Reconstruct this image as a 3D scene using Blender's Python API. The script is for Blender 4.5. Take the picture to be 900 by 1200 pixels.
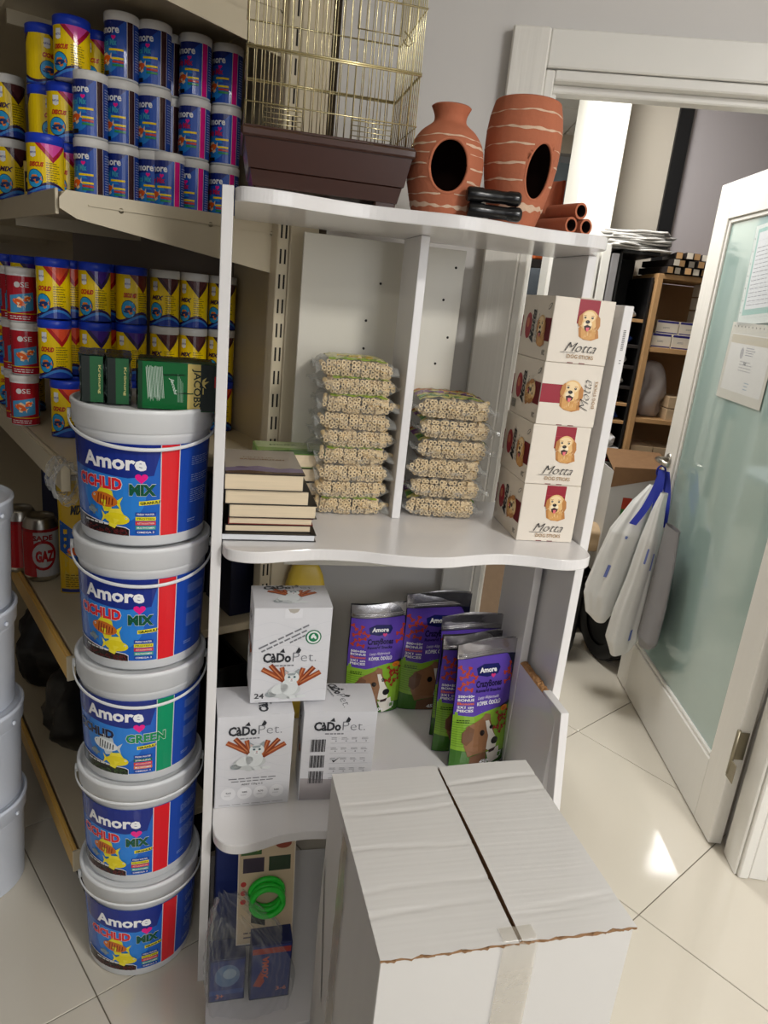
import bpy, math, random
from mathutils import Vector, Matrix
from mathutils.geometry import tessellate_polygon
R = math.radians; PI = math.pi
random.seed(7)
for o in list(bpy.data.objects): bpy.data.objects.remove(o)
S = bpy.context.scene
COL = S.collection

# ------------------------------------------------------------------ camera, world, lights, exposure
FPX, PITCH, ROLL, CAMH = 840.3, 16.62, 5.89, 1.4936
cd = bpy.data.cameras.new('camera'); cam = bpy.data.objects.new('camera', cd); COL.objects.link(cam)
cd.sensor_fit = 'VERTICAL'; cd.sensor_height = 24.0; cd.lens = FPX/1200*24.0; cd.clip_start = .02
_p, _r = R(PITCH), R(ROLL)
_u0 = Vector((0, math.sin(_p), math.cos(_p))); _r0 = Vector((1, 0, 0)); _f = Vector((0, math.cos(_p), -math.sin(_p)))
_up = math.cos(_r)*_u0 - math.sin(_r)*_r0; _rt = math.cos(_r)*_r0 + math.sin(_r)*_u0
mw = Matrix((( _rt.x, _up.x, -_f.x, 0), (_rt.y, _up.y, -_f.y, 0), (_rt.z, _up.z, -_f.z, CAMH), (0, 0, 0, 1)))
cam.matrix_world = mw; S.camera = cam
w = bpy.data.worlds.new('world'); S.world = w; w.use_nodes = True
w.node_tree.nodes['Background'].inputs[0].default_value = (.96, .97, 1.0, 1)
w.node_tree.nodes['Background'].inputs[1].default_value = .20
S.view_settings.view_transform = 'Standard'; S.view_settings.look = 'None'
S.view_settings.gamma = 1; S.view_settings.use_curve_mapping = False
S.view_settings.exposure = 0.06
def lamp(name, loc, size, power, col=(1, .97, .92), sy=None):
    l = bpy.data.lights.new(name, 'AREA'); l.shape = 'RECTANGLE'; l.size = size; l.size_y = sy or size
    l.energy = power; l.color = col
    o = bpy.data.objects.new(name, l); COL.objects.link(o); o.location = loc
    return o
CEIL = 2.72
LIGHTS = [((1.75, -.75), 74), ((.1, -2.0), 14)]          # the shop's ceiling panels
LIGHTS2 = [((-.42, 5.02), 34), ((.45, 2.95), 24)]            # the back room's
for (x, y), p in LIGHTS: lamp('ceiling_lamp', (x, y, CEIL-.03), .5, p)
for (x, y), p in LIGHTS2: lamp('back_room_lamp', (x, y, CEIL-.03), .5, p, (1, .98, .95))

# daylight through the shop front behind the camera
l = bpy.data.lights.new('shop_front_daylight', 'AREA'); l.shape = 'RECTANGLE'; l.size = 2.4; l.size_y = 1.9; l.energy = 52; l.color = (.96, .98, 1)
o = bpy.data.objects.new('shop_front_daylight', l); COL.objects.link(o); o.location = (2.95, -2.2, 1.75); o.rotation_euler = (R(86), 0, R(42))

# ------------------------------------------------------------------ materials
def lin(c):
    c = [v/255. for v in c]
    return tuple((v/12.92 if v <= .04045 else ((v+.055)/1.055)**2.4) for v in c)
MATS = {}
def mat(name, rgb=None, rough=.5, metal=0., var=.06, scale=20., bump=0., bscale=60., stretch=None, trans=0., alpha=1., coat=0., ior=1.45, attr=None, film=None, emit=None, wood=None, sub=0., fk=.75):
    if name in MATS: return MATS[name]
    m = bpy.data.materials.new(name); m.use_nodes = True; N = m.node_tree.nodes; L = m.node_tree.links
    b = N['Principled BSDF']; out = N['Material Output']
    b.inputs['Roughness'].default_value = rough; b.inputs['Metallic'].default_value = metal
    b.inputs['IOR'].default_value = ior
    if coat: b.inputs['Coat Weight'].default_value = coat; b.inputs['Coat Roughness'].default_value = .05
    if trans: b.inputs['Transmission Weight'].default_value = trans
    tc = N.new('ShaderNodeTexCoord'); mp = N.new('ShaderNodeMapping'); L.new(tc.outputs['Object'], mp.inputs[0])
    if stretch: mp.inputs['Scale'].default_value = stretch
    nz = N.new('ShaderNodeTexNoise'); nz.inputs['Scale'].default_value = scale; nz.inputs['Detail'].default_value = 4
    L.new(mp.outputs[0], nz.inputs['Vector'])
    if attr:
        a = N.new('ShaderNodeAttribute'); a.attribute_name = 'print'; L.new(a.outputs['Color'], b.inputs['Base Color'])
    elif rgb is not None:
        c = lin(rgb); mx = N.new('ShaderNodeMix'); mx.data_type = 'RGBA'
        lo = wood if wood else None
        mx.inputs[6].default_value = (*([v*(1-var) for v in c] if not lo else lin(lo)), 1); mx.inputs[7].default_value = (*[min(1, v*(1+var)) for v in c], 1)
        L.new(nz.outputs['Fac'], mx.inputs[0]); L.new(mx.outputs[2], b.inputs['Base Color'])
    if bump:
        n2 = N.new('ShaderNodeTexNoise'); n2.inputs['Scale'].default_value = bscale; n2.inputs['Detail'].default_value = 5
        L.new(mp.outputs[0], n2.inputs['Vector'])
        bp = N.new('ShaderNodeBump'); bp.inputs['Strength'].default_value = bump; bp.inputs['Distance'].default_value = .004
        L.new(n2.outputs['Fac'], bp.inputs['Height']); L.new(bp.outputs[0], b.inputs['Normal'])
    if emit: b.inputs['Emission Color'].default_value = (1, .99, .96, 1); b.inputs['Emission Strength'].default_value = emit
    if film is not None:
        tr = N.new('ShaderNodeBsdfTransparent'); tr.inputs[0].default_value = (.97, .97, .97, 1)
        ms = N.new('ShaderNodeMixShader'); L.new(tr.outputs[0], ms.inputs[1]); L.new(b.outputs[0], ms.inputs[2])
        lw = N.new('ShaderNodeLayerWeight'); lw.inputs[0].default_value = .35
        if bump: L.new(bp.outputs[0], lw.inputs['Normal'])
        ma = N.new('ShaderNodeMath'); ma.operation = 'MULTIPLY_ADD'; ma.inputs[1].default_value = fk; ma.inputs[2].default_value = film
        ma.use_clamp = True
        L.new(lw.outputs['Facing'], ma.inputs[0]); L.new(ma.outputs[0], ms.inputs[0]); L.new(ms.outputs[0], out.inputs[0])
    MATS[name] = m; return m
mat('back_laminate', (214, 210, 198), .3, var=.02, scale=6)
mat('white_laminate', (228, 226, 226), .16, var=.015, scale=6, bump=.03, bscale=14)
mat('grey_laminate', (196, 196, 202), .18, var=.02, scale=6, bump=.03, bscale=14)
mat('chipboard', (176, 130, 84), .85, var=.35, scale=300, bump=.8, bscale=400)
mat('wall_paint', (218, 215, 212), .75, var=.02, scale=3, bump=.05, bscale=120)
mat('taupe_paint', (128, 117, 106), .7, var=.04, scale=5)
mat('lilac_paint', (176, 170, 172), .75, var=.02, scale=3)
mat('pillar_paint', (240, 238, 228), .7, var=.02, scale=3)
mat('stone_tone', (196, 188, 174), .7, var=.03, scale=3)
mat('black_paint', (14, 14, 16), .5, var=.1)
mat('ceiling_paint', (226, 224, 218), .85, var=.02)
mat('door_white', (232, 229, 222), .38, var=.03, scale=30, stretch=(1, 1, .06), bump=.35, bscale=55)
mat('door_white_flat', (232, 230, 224), .35, var=.02, scale=12, bump=.08, bscale=40)
mat('frosted_glass', (160, 184, 178), .10, var=.03, scale=3, coat=1., ior=1.7)
mat('steel', (196, 192, 184), .28, 1.0, var=.05)
mat('hinge_steel', (150, 142, 122), .4, .9, var=.1)
mat('floor_tile', (208, 201, 187), .07, var=.035, scale=2.2, coat=.3, bump=.015, bscale=3)
mat('grout', (120, 112, 98), .9, var=.1)
mat('cream_metal', (206, 194, 168), .42, .0, var=.04, scale=8, bump=.04)
mat('slot_dark', (26, 23, 20), .8)
mat('rail_yellow', (232, 186, 96), .35, var=.10, scale=9, coat=.4)
mat('plastic_white', (226, 228, 230), .34, var=.015, scale=6, bump=.03, bscale=30)
mat('pail_white', (222, 228, 240), .38, var=.02, scale=6, bump=.03, bscale=30)
mat('lid_blue', (24, 62, 196), .38, var=.06)
mat('lid_white', (224, 222, 218), .4, var=.03)
mat('jar_amber', (120, 82, 60), .25, var=.2, coat=.4)
mat('print_gloss', None, .27, attr=1, coat=.15)
mat('print_satin', None, .42, attr=1, bump=.05, bscale=40)
mat('print_matte', None, .7, attr=1)
mat('terracotta', (180, 106, 76), .85, var=.18, scale=14, bump=.3, bscale=90)
mat('clay_slip', (216, 186, 160), .9, var=.15, scale=60, bump=.4, bscale=120)
mat('hollow_shade', (44, 18, 10), .95)  # near-black colour standing in for the shade inside hollows
mat('cage_brown', (62, 33, 22), .3, var=.08, coat=.3, bump=.04)
mat('brass_wire', (226, 214, 170), .26, .9, var=.1, scale=60)
mat('black_plastic', (16, 16, 18), .25, var=.1)
mat('carton_white', (206, 204, 201), .62, var=.03, scale=5, bump=.06, bscale=26, stretch=(.25, 5, 1))
mat('carton_kraft', (138, 104, 72), .85, var=.12, scale=40, bump=.2)
mat('tape', (205, 196, 178), .12, var=.06, film=.16, bump=.25, bscale=30)
mat('motta_card', (228, 219, 206), .5, var=.02, scale=8, bump=.03)
mat('cado_card', (214, 214, 218), .42, var=.015, scale=8, bump=.03)
mat('paper_cream', (226, 208, 178), .85, var=.12, scale=8, stretch=(1, 1, 60), bump=.25, bscale=30)
mat('paper_white', (224, 226, 230), .8, var=.05, scale=8, stretch=(1, 1, 60), bump=.2, bscale=30)
mat('cover_black', (22, 20, 22), .35); mat('cover_red', (110, 22, 24), .4); mat('cover_green', (110, 150, 70), .35, var=.3, scale=12)
mat('treat', (226, 202, 158), .8, var=.14, scale=90, bump=.3, bscale=300)
mat('shaded_core', (150, 118, 78), .9, var=.2, scale=60)  # filler darker than the sticks, painting shade into the gaps between them
mat('clear_film', (236, 238, 236), .14, film=.02, bump=.7, bscale=22, fk=.4)
mat('milky_film', (214, 214, 212), .2, film=.13, bump=.8, bscale=14)
mat('foil_silver', (190, 188, 190), .26, .95, var=.08, bump=.5, bscale=28)
mat('foil_green', (10, 62, 30), .28, .25, var=.25, scale=30, bump=.9, bscale=34)
mat('foil_dark', (8, 26, 18), .22, .3, var=.3, scale=30, bump=1., bscale=40)
mat('ring_green', (30, 190, 50), .35, var=.1)
mat('bag_white', (226, 226, 224), .4, var=.03, bump=.4, bscale=10, sub=.1)
mat('bag_grey', (140, 138, 140), .5, var=.06, bump=.3, bscale=14)
mat('ribbon_blue', (24, 42, 150), .5, var=.1)
mat('brown_card', (122, 101, 80), .85, var=.12, scale=40, bump=.2)
mat('rubber', (24, 24, 25), .6, var=.15, bump=.2)
mat('black_bag', (10, 10, 12), .3, var=.2, bump=.8, bscale=10)
mat('grey_bag', (176, 168, 166), .4, var=.06, bump=.5, bscale=9)
mat('wood_board', (186, 146, 100), .6, var=.1, scale=10, stretch=(1, 1, .1))
mat('dark_shelf', (34, 28, 26), .6, var=.15)
mat('kraft_paper', (198, 172, 138), .8, var=.08, bump=.5, bscale=14)
mat('navy_box', (24, 34, 84), .5, var=.1); mat('deep_navy', (12, 18, 48), .45, var=.2)
mat('paper_grey', (206, 204, 200), .7, var=.1, scale=30)
mat('red_cloth', (150, 24, 30), .8, var=.2, bump=.5); mat('blue_cloth', (34, 60, 130), .8, var=.2, bump=.5); mat('white_cloth', (214, 214, 214), .8, var=.1, bump=.5)
mat('desk_top', (214, 218, 220), .4); mat('dark_fabric', (40, 46, 52), .8)
mat('pale_card', (226, 216, 200), .7, var=.04)
mat('window_glass', (112, 124, 132), .08, var=.1, scale=4, coat=.5)
mat('orange_plastic', (200, 96, 40), .5, var=.2)
mat('diffuser', (250, 250, 245), .5, emit=6.)
mat('pack_yellow', (206, 176, 60), .35, var=.08)
mat('red_can', (170, 20, 30), .3, .3, var=.08)

# ------------------------------------------------------------------ mesh building
class MB:
    """collects shapes, then links them as ONE mesh object"""
    def __init__(s): s.v = []; s.f = []; s.m = []; s.c = []; s.sm = []
    def add(s, vs, fs, mi=0, col=None, smooth=False, M=None):
        n = len(s.v)
        s.v += [tuple(M @ Vector(p)) if M else tuple(p) for p in vs]
        for f in fs: s.f.append([i+n for i in f]); s.m.append(mi); s.c.append(col); s.sm.append(smooth)
        return s
    def box(s, x0, x1, y0, y1, z0, z1, mi=0, M=None, b=0., col=None):
        if b:
            b = min(b, (x1-x0)/2.01, (y1-y0)/2.01, (z1-z0)/2.01); V = []; F = []
            for x, sx in ((x0, 1), (x1, -1)):
                for y, sy in ((y0, 1), (y1, -1)):
                    for z, sz in ((z0, 1), (z1, -1)):
                        V += [(x, y+sy*b, z+sz*b), (x+sx*b, y, z+sz*b), (x+sx*b, y+sy*b, z)]
            I = lambda i, j, k, a: ((i*2+j)*2+k)*3+a
            for a in (0, 1): F += [(I(a,0,0,0), I(a,1,0,0), I(a,1,1,0), I(a,0,1,0))]
            for a in (0, 1): F += [(I(0,a,0,1), I(1,a,0,1), I(1,a,1,1), I(0,a,1,1))]
            for a in (0, 1): F += [(I(0,0,a,2), I(1,0,a,2), I(1,1,a,2), I(0,1,a,2))]
            for i in (0, 1):
                for j in (0, 1):
                    F += [(I(i,j,0,0), I(i,j,1,0), I(i,j,1,1), I(i,j,0,1)), (I(i,0,j,0), I(i,1,j,0), I(i,1,j,2), I(i,0,j,2)), (I(0,i,j,1), I(1,i,j,1), I(1,i,j,2), I(0,i,j,2))]
                    for k in (0, 1): F += [(I(i,j,k,0), I(i,j,k,1), I(i,j,k,2))]
            return s.add(V, F, mi, col, M=M)
        V = [(x0,y0,z0),(x1,y0,z0),(x1,y1,z0),(x0,y1,z0),(x0,y0,z1),(x1,y0,z1),(x1,y1,z1),(x0,y1,z1)]
        return s.add(V, [(0,3,2,1),(4,5,6,7),(0,1,5,4),(1,2,6,5),(2,3,7,6),(3,0,4,7)], mi, col, M=M)
    def lathe(s, prof, n=32, mi=0, M=None, smooth=True, col=None):
        V = []; F = []
        for r, z in prof:
            for k in range(n): a = 2*PI*k/n; V.append((r*math.cos(a), r*math.sin(a), z))
        for i in range(len(prof)-1):
            for k in range(n): F.append((i*n+k, i*n+(k+1) % n, (i+1)*n+(k+1) % n, (i+1)*n+k))
        return s.add(V, F, mi, col, smooth, M)
    def tube(s, pts, r, n=8, mi=0, closed=False, cap=True, smooth=True, M=None, flat=1.):
        P = [Vector(p) for p in pts]; V = []; F = []; L = len(P); up = Vector((0, 0, 1))
        for i, p in enumerate(P):
            a = P[(i-1) % L] if (closed or i) else p; b = P[(i+1) % L] if (closed or i < L-1) else p
            t = (b-a).normalized() if (b-a).length > 1e-9 else Vector((0, 0, 1))
            x = t.cross(up)
            if x.length < 1e-3: x = t.cross(Vector((0, 1, 0)))
            x.normalize(); y = x.cross(t).normalized()
            rr = r[i] if isinstance(r, (list, tuple)) else r
            for k in range(n): q = 2*PI*k/n; V.append(p + x*rr*flat*math.cos(q) + y*rr*math.sin(q))
        for i in range(L if closed else L-1):
            for k in range(n): j = (i+1) % L; F.append((i*n+k, i*n+(k+1) % n, j*n+(k+1) % n, j*n+k))
        if cap and not closed: F += [tuple(range(n))[::-1], tuple((L-1)*n+k for k in range(n))]
        return s.add(V, F, mi, None, smooth, M)
    def prism(s, pts, z0, z1, mi=0, mside=None, M=None):
        n = len(pts); V = [(x, y, z0) for x, y in pts]+[(x, y, z1) for x, y in pts]
        T = tessellate_polygon([[Vector((x, y, 0)) for x, y in pts]])
        s.add(V, [tuple(t) for t in T]+[tuple(i+n for i in t) for t in T], mi, M=M)
        return s.add(V, [(i, (i+1) % n, n+(i+1) % n, n+i) for i in range(n)], mi if mside is None else mside, M=M)
    def grid(s, fn, nu, nv, mi=0, smooth=True, col=None, closeu=False):
        V = [fn(i/nu, j/nv) for j in range(nv+1) for i in range(nu+1)]
        F = [(j*(nu+1)+i, j*(nu+1)+i+1, (j+1)*(nu+1)+i+1, (j+1)*(nu+1)+i) for j in range(nv) for i in range(nu)]
        return s.add(V, F, mi, col, smooth)
    def mesh(s, name, mats):
        me = bpy.data.meshes.new(name); me.from_pydata(s.v, [], s.f)
        for m in ([mats] if isinstance(mats, str) else mats): me.materials.append(MATS[m])
        me.polygons.foreach_set('material_index', s.m); me.polygons.foreach_set('use_smooth', s.sm)
        if any(c is not None for c in s.c):
            at = me.color_attributes.new('print', 'FLOAT_COLOR', 'CORNER'); buf = []
            for f, c in zip(s.f, s.c):
                l = (*lin(c or (200, 200, 200)), 1.); buf += list(l)*len(f)
            at.data.foreach_set('color', buf)
        me.update(); return me
    def build(s, name, mats, parent=None, loc=(0, 0, 0), rz=0.):
        return link(name, s.mesh(name, mats), parent, loc, rz)
def link(name, me, parent=None, loc=(0, 0, 0), rz=0., rot=None):
    o = bpy.data.objects.new(name, me); COL.objects.link(o); o.location = loc
    o.rotation_euler = rot if rot else (0, 0, rz)
    if parent: o.parent = parent
    return o
def tag(o, label, cat, group=None):
    o['label'] = label; o['category'] = cat
    if group: o['group'] = group
    return o
def struct(o): o['kind'] = 'structure'; return o
def thing(name, label, cat, loc=(0, 0, 0), rz=0., group=None, tilt=None):
    o = bpy.data.objects.new(name, None); COL.objects.link(o); o.empty_display_size = .05
    o.location = loc; o.rotation_euler = (tilt[0], tilt[1], rz) if tilt else (0, 0, rz)
    return tag(o, label, cat, group)
def dup(root, loc, rz=0., label=None, group=None, tilt=None, scale=None):
    r = root.copy(); COL.objects.link(r); r.location = loc; r.rotation_euler = (tilt[0], tilt[1], rz) if tilt else (0, 0, rz)
    if scale: r.scale = scale
    if label: r['label'] = label
    if group: r['group'] = group
    for ch in list(root.children):
        c = ch.copy(); COL.objects.link(c); c.parent = r
        for g in ch.children: d = g.copy(); COL.objects.link(d); d.parent = c
    return r

# ------------------------------------------------------------------ flat print as thin geometry
_txt = {}
def text_tris(s, bold=0., shear=0.):
    k = (s, bold, shear)
    if k in _txt: return _txt[k]
    c = bpy.data.curves.new('t', 'FONT'); c.body = s; c.size = 1.; c.offset = bold; c.shear = shear
    c.align_x = 'CENTER'; c.resolution_u = 2; c.fill_mode = 'FRONT'
    o = bpy.data.objects.new('t', c); COL.objects.link(o)
    bpy.context.view_layer.update(); dg = bpy.context.evaluated_depsgraph_get()
    me = bpy.data.meshes.new_from_object(o.evaluated_get(dg)); T = []
    me.calc_loop_triangles()
    for t in me.loop_triangles: T.append([tuple(me.vertices[i].co[:2]) for i in t.vertices])
    bpy.data.objects.remove(o); bpy.data.curves.remove(c); bpy.data.meshes.remove(me)
    xs = [p[0] for t in T for p in t] or [0, 1]; w_ = max(xs)-min(xs); cx = (max(xs)+min(xs))/2
    T = [[((p[0]-cx)/w_, p[1]/w_) for p in t] for t in T]
    h_ = max([p[1] for t in T for p in t] or [1])
    _txt[k] = (T, h_); return _txt[k]
class Art:
    """2-D print: triangles with a colour and a layer"""
    def __init__(s): s.t = []
    def poly(s, pts, col, z=0):
        for t in tessellate_polygon([[Vector((x, y, 0)) for x, y in pts]]): s.t.append(([pts[i] for i in t], col, z))
        return s
    def rect(s, x0, y0, x1, y1, col, z=0): return s.poly([(x0, y0), (x1, y0), (x1, y1), (x0, y1)], col, z)
    def ell(s, cx, cy, rx, ry, col, z=0, rot=0., n=20, a0=0., a1=2*PI):
        c, q = math.cos(rot), math.sin(rot); P = []
        for k in range(n+(0 if a1-a0 > 6.28 else 1)):
            a = a0+(a1-a0)*k/n; x, y = rx*math.cos(a), ry*math.sin(a); P.append((cx+x*c-y*q, cy+x*q+y*c))
        return s.poly(P, col, z)
    def text(s, t, cx, cy, w, col, z=2, h=None, bold=.02, shear=0., rot=0., vert=False):
        """centred on cx, baseline cy, width w and optional height h"""
        T, hh = text_tris(t, bold, shear); k = (h/hh if h else w); c, q = math.cos(rot), math.sin(rot)
        for tri in T:
            P = []
            for x, y in tri: x, y = x*w, y*k; P.append((cx+x*c-y*q, cy+x*q+y*c))
            s.t.append((P, col, z))
        return s
    def otext(s, t, cx, cy, w, col, ocol, z=2, h=None, bold=.03, ob=.07, **k):
        s.text(t, cx, cy-.0003, w*1.02, ocol, z, h*1.06 if h else None, ob, **k); return s.text(t, cx, cy, w, col, z+1, h, bold, **k)
    def lines(s, x0, y0, x1, y1, n, col, z=1, th=.35, seed=0, rag=.3):
        """rows of small unreadable words"""
        rr = random.Random(seed); dy = (y1-y0)/n
        for i in range(n):
            x = x0; y = y0+dy*i; xe = x1-(x1-x0)*rag*rr.random()
            while x < xe:
                w_ = (x1-x0)*rr.uniform(.07, .2); s.rect(x, y, min(x+w_, xe), y+abs(dy)*th, col, z); x += w_+(x1-x0)*.03
        return s
    def heart(s, cx, cy, r, col, z=2):
        P = [(cx+r*math.sin(a)**3, cy+r*(.8125*math.cos(a)-.3125*math.cos(2*a)-.125*math.cos(3*a)-.0625*math.cos(4*a))) for a in [2*PI*k/20 for k in range(20)]]
        return s.poly(P, col, z)
    def put(s, other, cx, cy, k=1., rot=0., dz=0, mir=1):
        c, q = math.cos(rot), math.sin(rot)
        for P, col, z in other.t: s.t.append(([(cx+(x*mir*c-y*q)*k, cy+(x*mir*q+y*c)*k) for x, y in P], col, z+dz))
        return s
    def to(s, mb, fn, cell=None, mi=0, step=.00022):
        """fn(x, y, off) -> 3-D point"""
        for P, col, z in s.t:
            polys = [P]
            if cell:
                for ax in (0, 1):
                    if not cell[ax]: continue
                    new = []
                    for Q in polys:
                        lo = min(p[ax] for p in Q); hi = max(p[ax] for p in Q); k = math.floor(lo/cell[ax])+1; cur = Q
                        while k*cell[ax] < hi-1e-7 and len(cur) > 2:
                            c = k*cell[ax]; a, b = clip(cur, ax, c)
                            if len(a) > 2: new.append(a)
                            cur = b; k += 1
                        if len(cur) > 2: new.append(cur)
                    polys = new
            for Q in polys: mb.add([fn(x, y, (z+1)*step) for x, y in Q], [tuple(range(len(Q)))], mi, col, bool(cell))
        return mb
def clip(Q, ax, c):
    a, b = [], []
    for i, p in enumerate(Q):
        q = Q[(i+1) % len(Q)]
        if p[ax] <= c: a.append(p)
        if p[ax] >= c: b.append(p)
        if (p[ax]-c)*(q[ax]-c) < 0:
            t = (c-p[ax])/(q[ax]-p[ax]); m = (p[0]+(q[0]-p[0])*t, p[1]+(q[1]-p[1])*t); a.append(m); b.append(m)
    return a, b
def front(y0, sx=1, x0=0, z0=0): return lambda x, y, o: (x0+x*sx, y0-o, z0+y)           # faces -y
def cylf(r, sl=0.): return lambda x, y, o: ((r+sl*y+o)*math.sin(x/r), -(r+sl*y+o)*math.cos(x/r), y)

# ------------------------------------------------------------------ frames of the place
UO = (-.2962, 1.2217); UA = R(13.1)           # the white display unit: front left foot, direction of its width
ZL, ZM, ZT = .415, 1.0392, 1.6368             # tops of its shelves
def U(u, v, z): return (UO[0]+u*math.cos(UA)-v*math.sin(UA), UO[1]+u*math.sin(UA)+v*math.cos(UA), z)
GO = (-.645, 1.39); GA = R(38)                 # the metal wall shelving: near front corner, direction of its depth
def G(u, b, z): return (GO[0]+u*math.cos(GA)-b*math.sin(GA), GO[1]+u*math.sin(GA)+b*math.cos(GA), z)
WA = R(-5)                                     # the wall with the door
def W(x, d, z): return (x-d*math.sin(WA), 1.72+(x-1.1)*math.tan(WA)+d*math.cos(WA), z)

# ------------------------------------------------------------------ floor
fl = struct(MB().box(-4, 5, -2.5, 8.2, -.06, -.004).build('floor', 'grout'))
tm = MB().box(-.2988, .2988, -.2988, .2988, -.004, 0, b=.0012).mesh('tile', 'floor_tile')
TA = R(42.71)
for i in range(-5, 10):
    for j in range(-5, 10):
        x = .7813+.6*((i+.5)*math.cos(TA)-(j+.5)*math.sin(TA)); y = 1.5371+.6*((i+.5)*math.sin(TA)+(j+.5)*math.cos(TA))
        if -2.2 < x < 2.6 and .1 < y < 6.2 and not (x < -1.2 and y > 3): link('tile', tm, fl, (x, y, 0), TA)

# ------------------------------------------------------------------ wall with the door opening
OX0, OX1 = .27, 1.112
def wbox(mb, x0, x1, d0, d1, z0, z1, mi=0, b=0.):
    M = Matrix.Translation(Vector(W(0, 0, 0))) @ Matrix.Rotation(WA, 4, 'Z')
    k = 1/math.cos(WA); return mb.box(x0*k, x1*k, d0, d1, z0, z1, mi, M=M, b=b)
struct(wbox(MB(), -.21, OX0-.02, 0.02, .14, 0, CEIL).build('wall_back', 'wall_paint'))
struct(wbox(MB(), OX1+.02, 3.2, 0.02, .14, 0, CEIL).build('wall_right', 'wall_paint'))
struct(wbox(MB(), OX0-.02, OX1+.02, 0.02, .14, 2.0, CEIL).build('wall_front', 'wall_paint'))
struct(wbox(MB(), -.9, -.212, .10, .2, 0, CEIL).build('wall_left', 'taupe_paint'))
# casing: left board, header, right board; inner frame with stop
struct(wbox(MB(), .172, .254, -.012, .02, 0, 2.083, b=.004).build('trim_1', 'door_white'))
struct(wbox(MB(), .2545, 1.30, -.006, .02, 2.008, 2.083, b=.003).build('trim_2', 'door_white_flat'))
t3 = MB(); wbox(t3, 1.121, 1.150, -.012, .02, 0, 2.008, b=.004); wbox(t3, 1.150, 1.204, -.008, .02, 0, 2.008, b=.004); wbox(t3, 1.113, 1.122, .0, .09, 0, 2.0, b=.003)
struct(t3.build('trim_3', 'door_white_flat'))
t4 = MB(); wbox(t4, .2545, .275, .0, .14, 0, 2.005, b=.003); wbox(t4, .275, 1.112, .0, .14, 1.985, 2.006, b=.003); wbox(t4, .275, 1.112, .03, .06, 1.968, 1.985, b=.003); wbox(t4, .275, .287, .04, .14, 0, 1.985, b=.003)
struct(t4.build('trim_4', 'door_white_flat'))
t5 = MB(); wbox(t5, 1.135, 1.19, .03, .14, 0, 2.0)
struct(t5.build('trim_5', 'door_white_flat'))
# ------------------------------------------------------------------ door leaf, opened into the back room
dl = bpy.data.objects.new('door_1', None); COL.objects.link(dl); struct(dl); dl.location = (1.085, 1.835, .006); dl.rotation_euler = (0, 0, R(89.6))
# local: x along the leaf from the hinge edge, y = 0 at the visible face and negative into it
DW, DH, DT = 1.01, 1.99, .04
def leafpart(nm, x0, x1, z0, z1, m='door_white', y0=-DT, y1=0, b=.002): return MB().box(x0, x1, y0, y1, z0, z1, b=b).build(nm, m, dl)
leafpart('stile', 0, .115, 0, DH); leafpart('stile', DW-.115, DW, 0, DH)
leafpart('bottom_rail', .115, DW-.115, 0, .215, 'door_white_flat'); leafpart('top_rail', .115, DW-.115, DH-.125, DH, 'door_white_flat')
gl = leafpart('glass', .11, DW-.11, .21, DH-.12, 'frosted_glass', -.026, -.014, 0)
for a in ((.115, .13, .215, DH-.125), (DW-.13, DW-.115, .215, DH-.125), (.13, DW-.13, .215, .23), (.13, DW-.13, DH-.14, DH-.125)):
    MB().box(a[0], a[1], -.036, -.006, a[2], a[3], b=.003).build('glazing_bead', 'door_white_flat', dl)
h = MB(); h.lathe([(.024, 0), (.024, .006), (.02, .008), (.0, .008)], 24, M=Matrix.Translation((DW-.06, 0, .99)) @ Matrix.Rotation(-PI/2, 4, 'X')).build('handle_rose', 'steel', dl)
hb = MB(); hb.tube([(DW-.06, .0, .99), (DW-.06, .045, .99), (DW-.075, .052, .99), (DW-.10, .052, .99), (DW-.18, .05, .988)], [.009, .009, .01, .01, .009], 10); hb.build('handle', 'steel', dl)
for z in (.30, 1.70):
    hm = MB(); hm.box(-.004, -.001, -.032, -.004, z, z+.09, b=.0008); hm.tube([(-.009, .004, z-.045), (-.009, .004, z+.1)], .006, 10); hm.box(-.045, -.004, .004, .007, z-.055, z+.005, b=.001); hm.build('hinge', 'hinge_steel', dl)

# ------------------------------------------------------------------ ceilings and lights
struct(MB().box(-4, 5, -2.5, 1.75, CEIL, CEIL+.05).build('ceiling', 'ceiling_paint'))
c2 = struct(MB().box(-3.2, 3.2, 1.9, 8.2, CEIL+.012, CEIL+.05).build('ceiling_back', 'stone_tone'))
ct = MB().box(-.294, .294, -.294, .294, 0, .012, b=.002).mesh('ceiling_tile', 'ceiling_paint')
for i in range(-3, 6):
    for j in range(10):
        if .6*i-.2 < 2.6: link('ceiling_tile', ct, c2, (.6*i+.1, 2.3+.6*j, CEIL))
for k, ((x, y), p) in enumerate(LIGHTS+LIGHTS2):
    lb = ['square white ceiling light panel right of the camera', 'square white ceiling light panel behind the aisle of pails', 'square ceiling light panel deep in the back room', 'square ceiling light panel just behind the doorway'][k]
    t = thing('ceiling_light', lb, 'ceiling light', (x, y, CEIL-.012))
    MB().box(-.31, .31, -.31, .31, 0, .012, b=.003).build('frame', 'door_white_flat', t)
    MB().box(-.27, .27, -.27, .27, -.006, 0.001).build('diffuser', 'diffuser', t)

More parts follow.
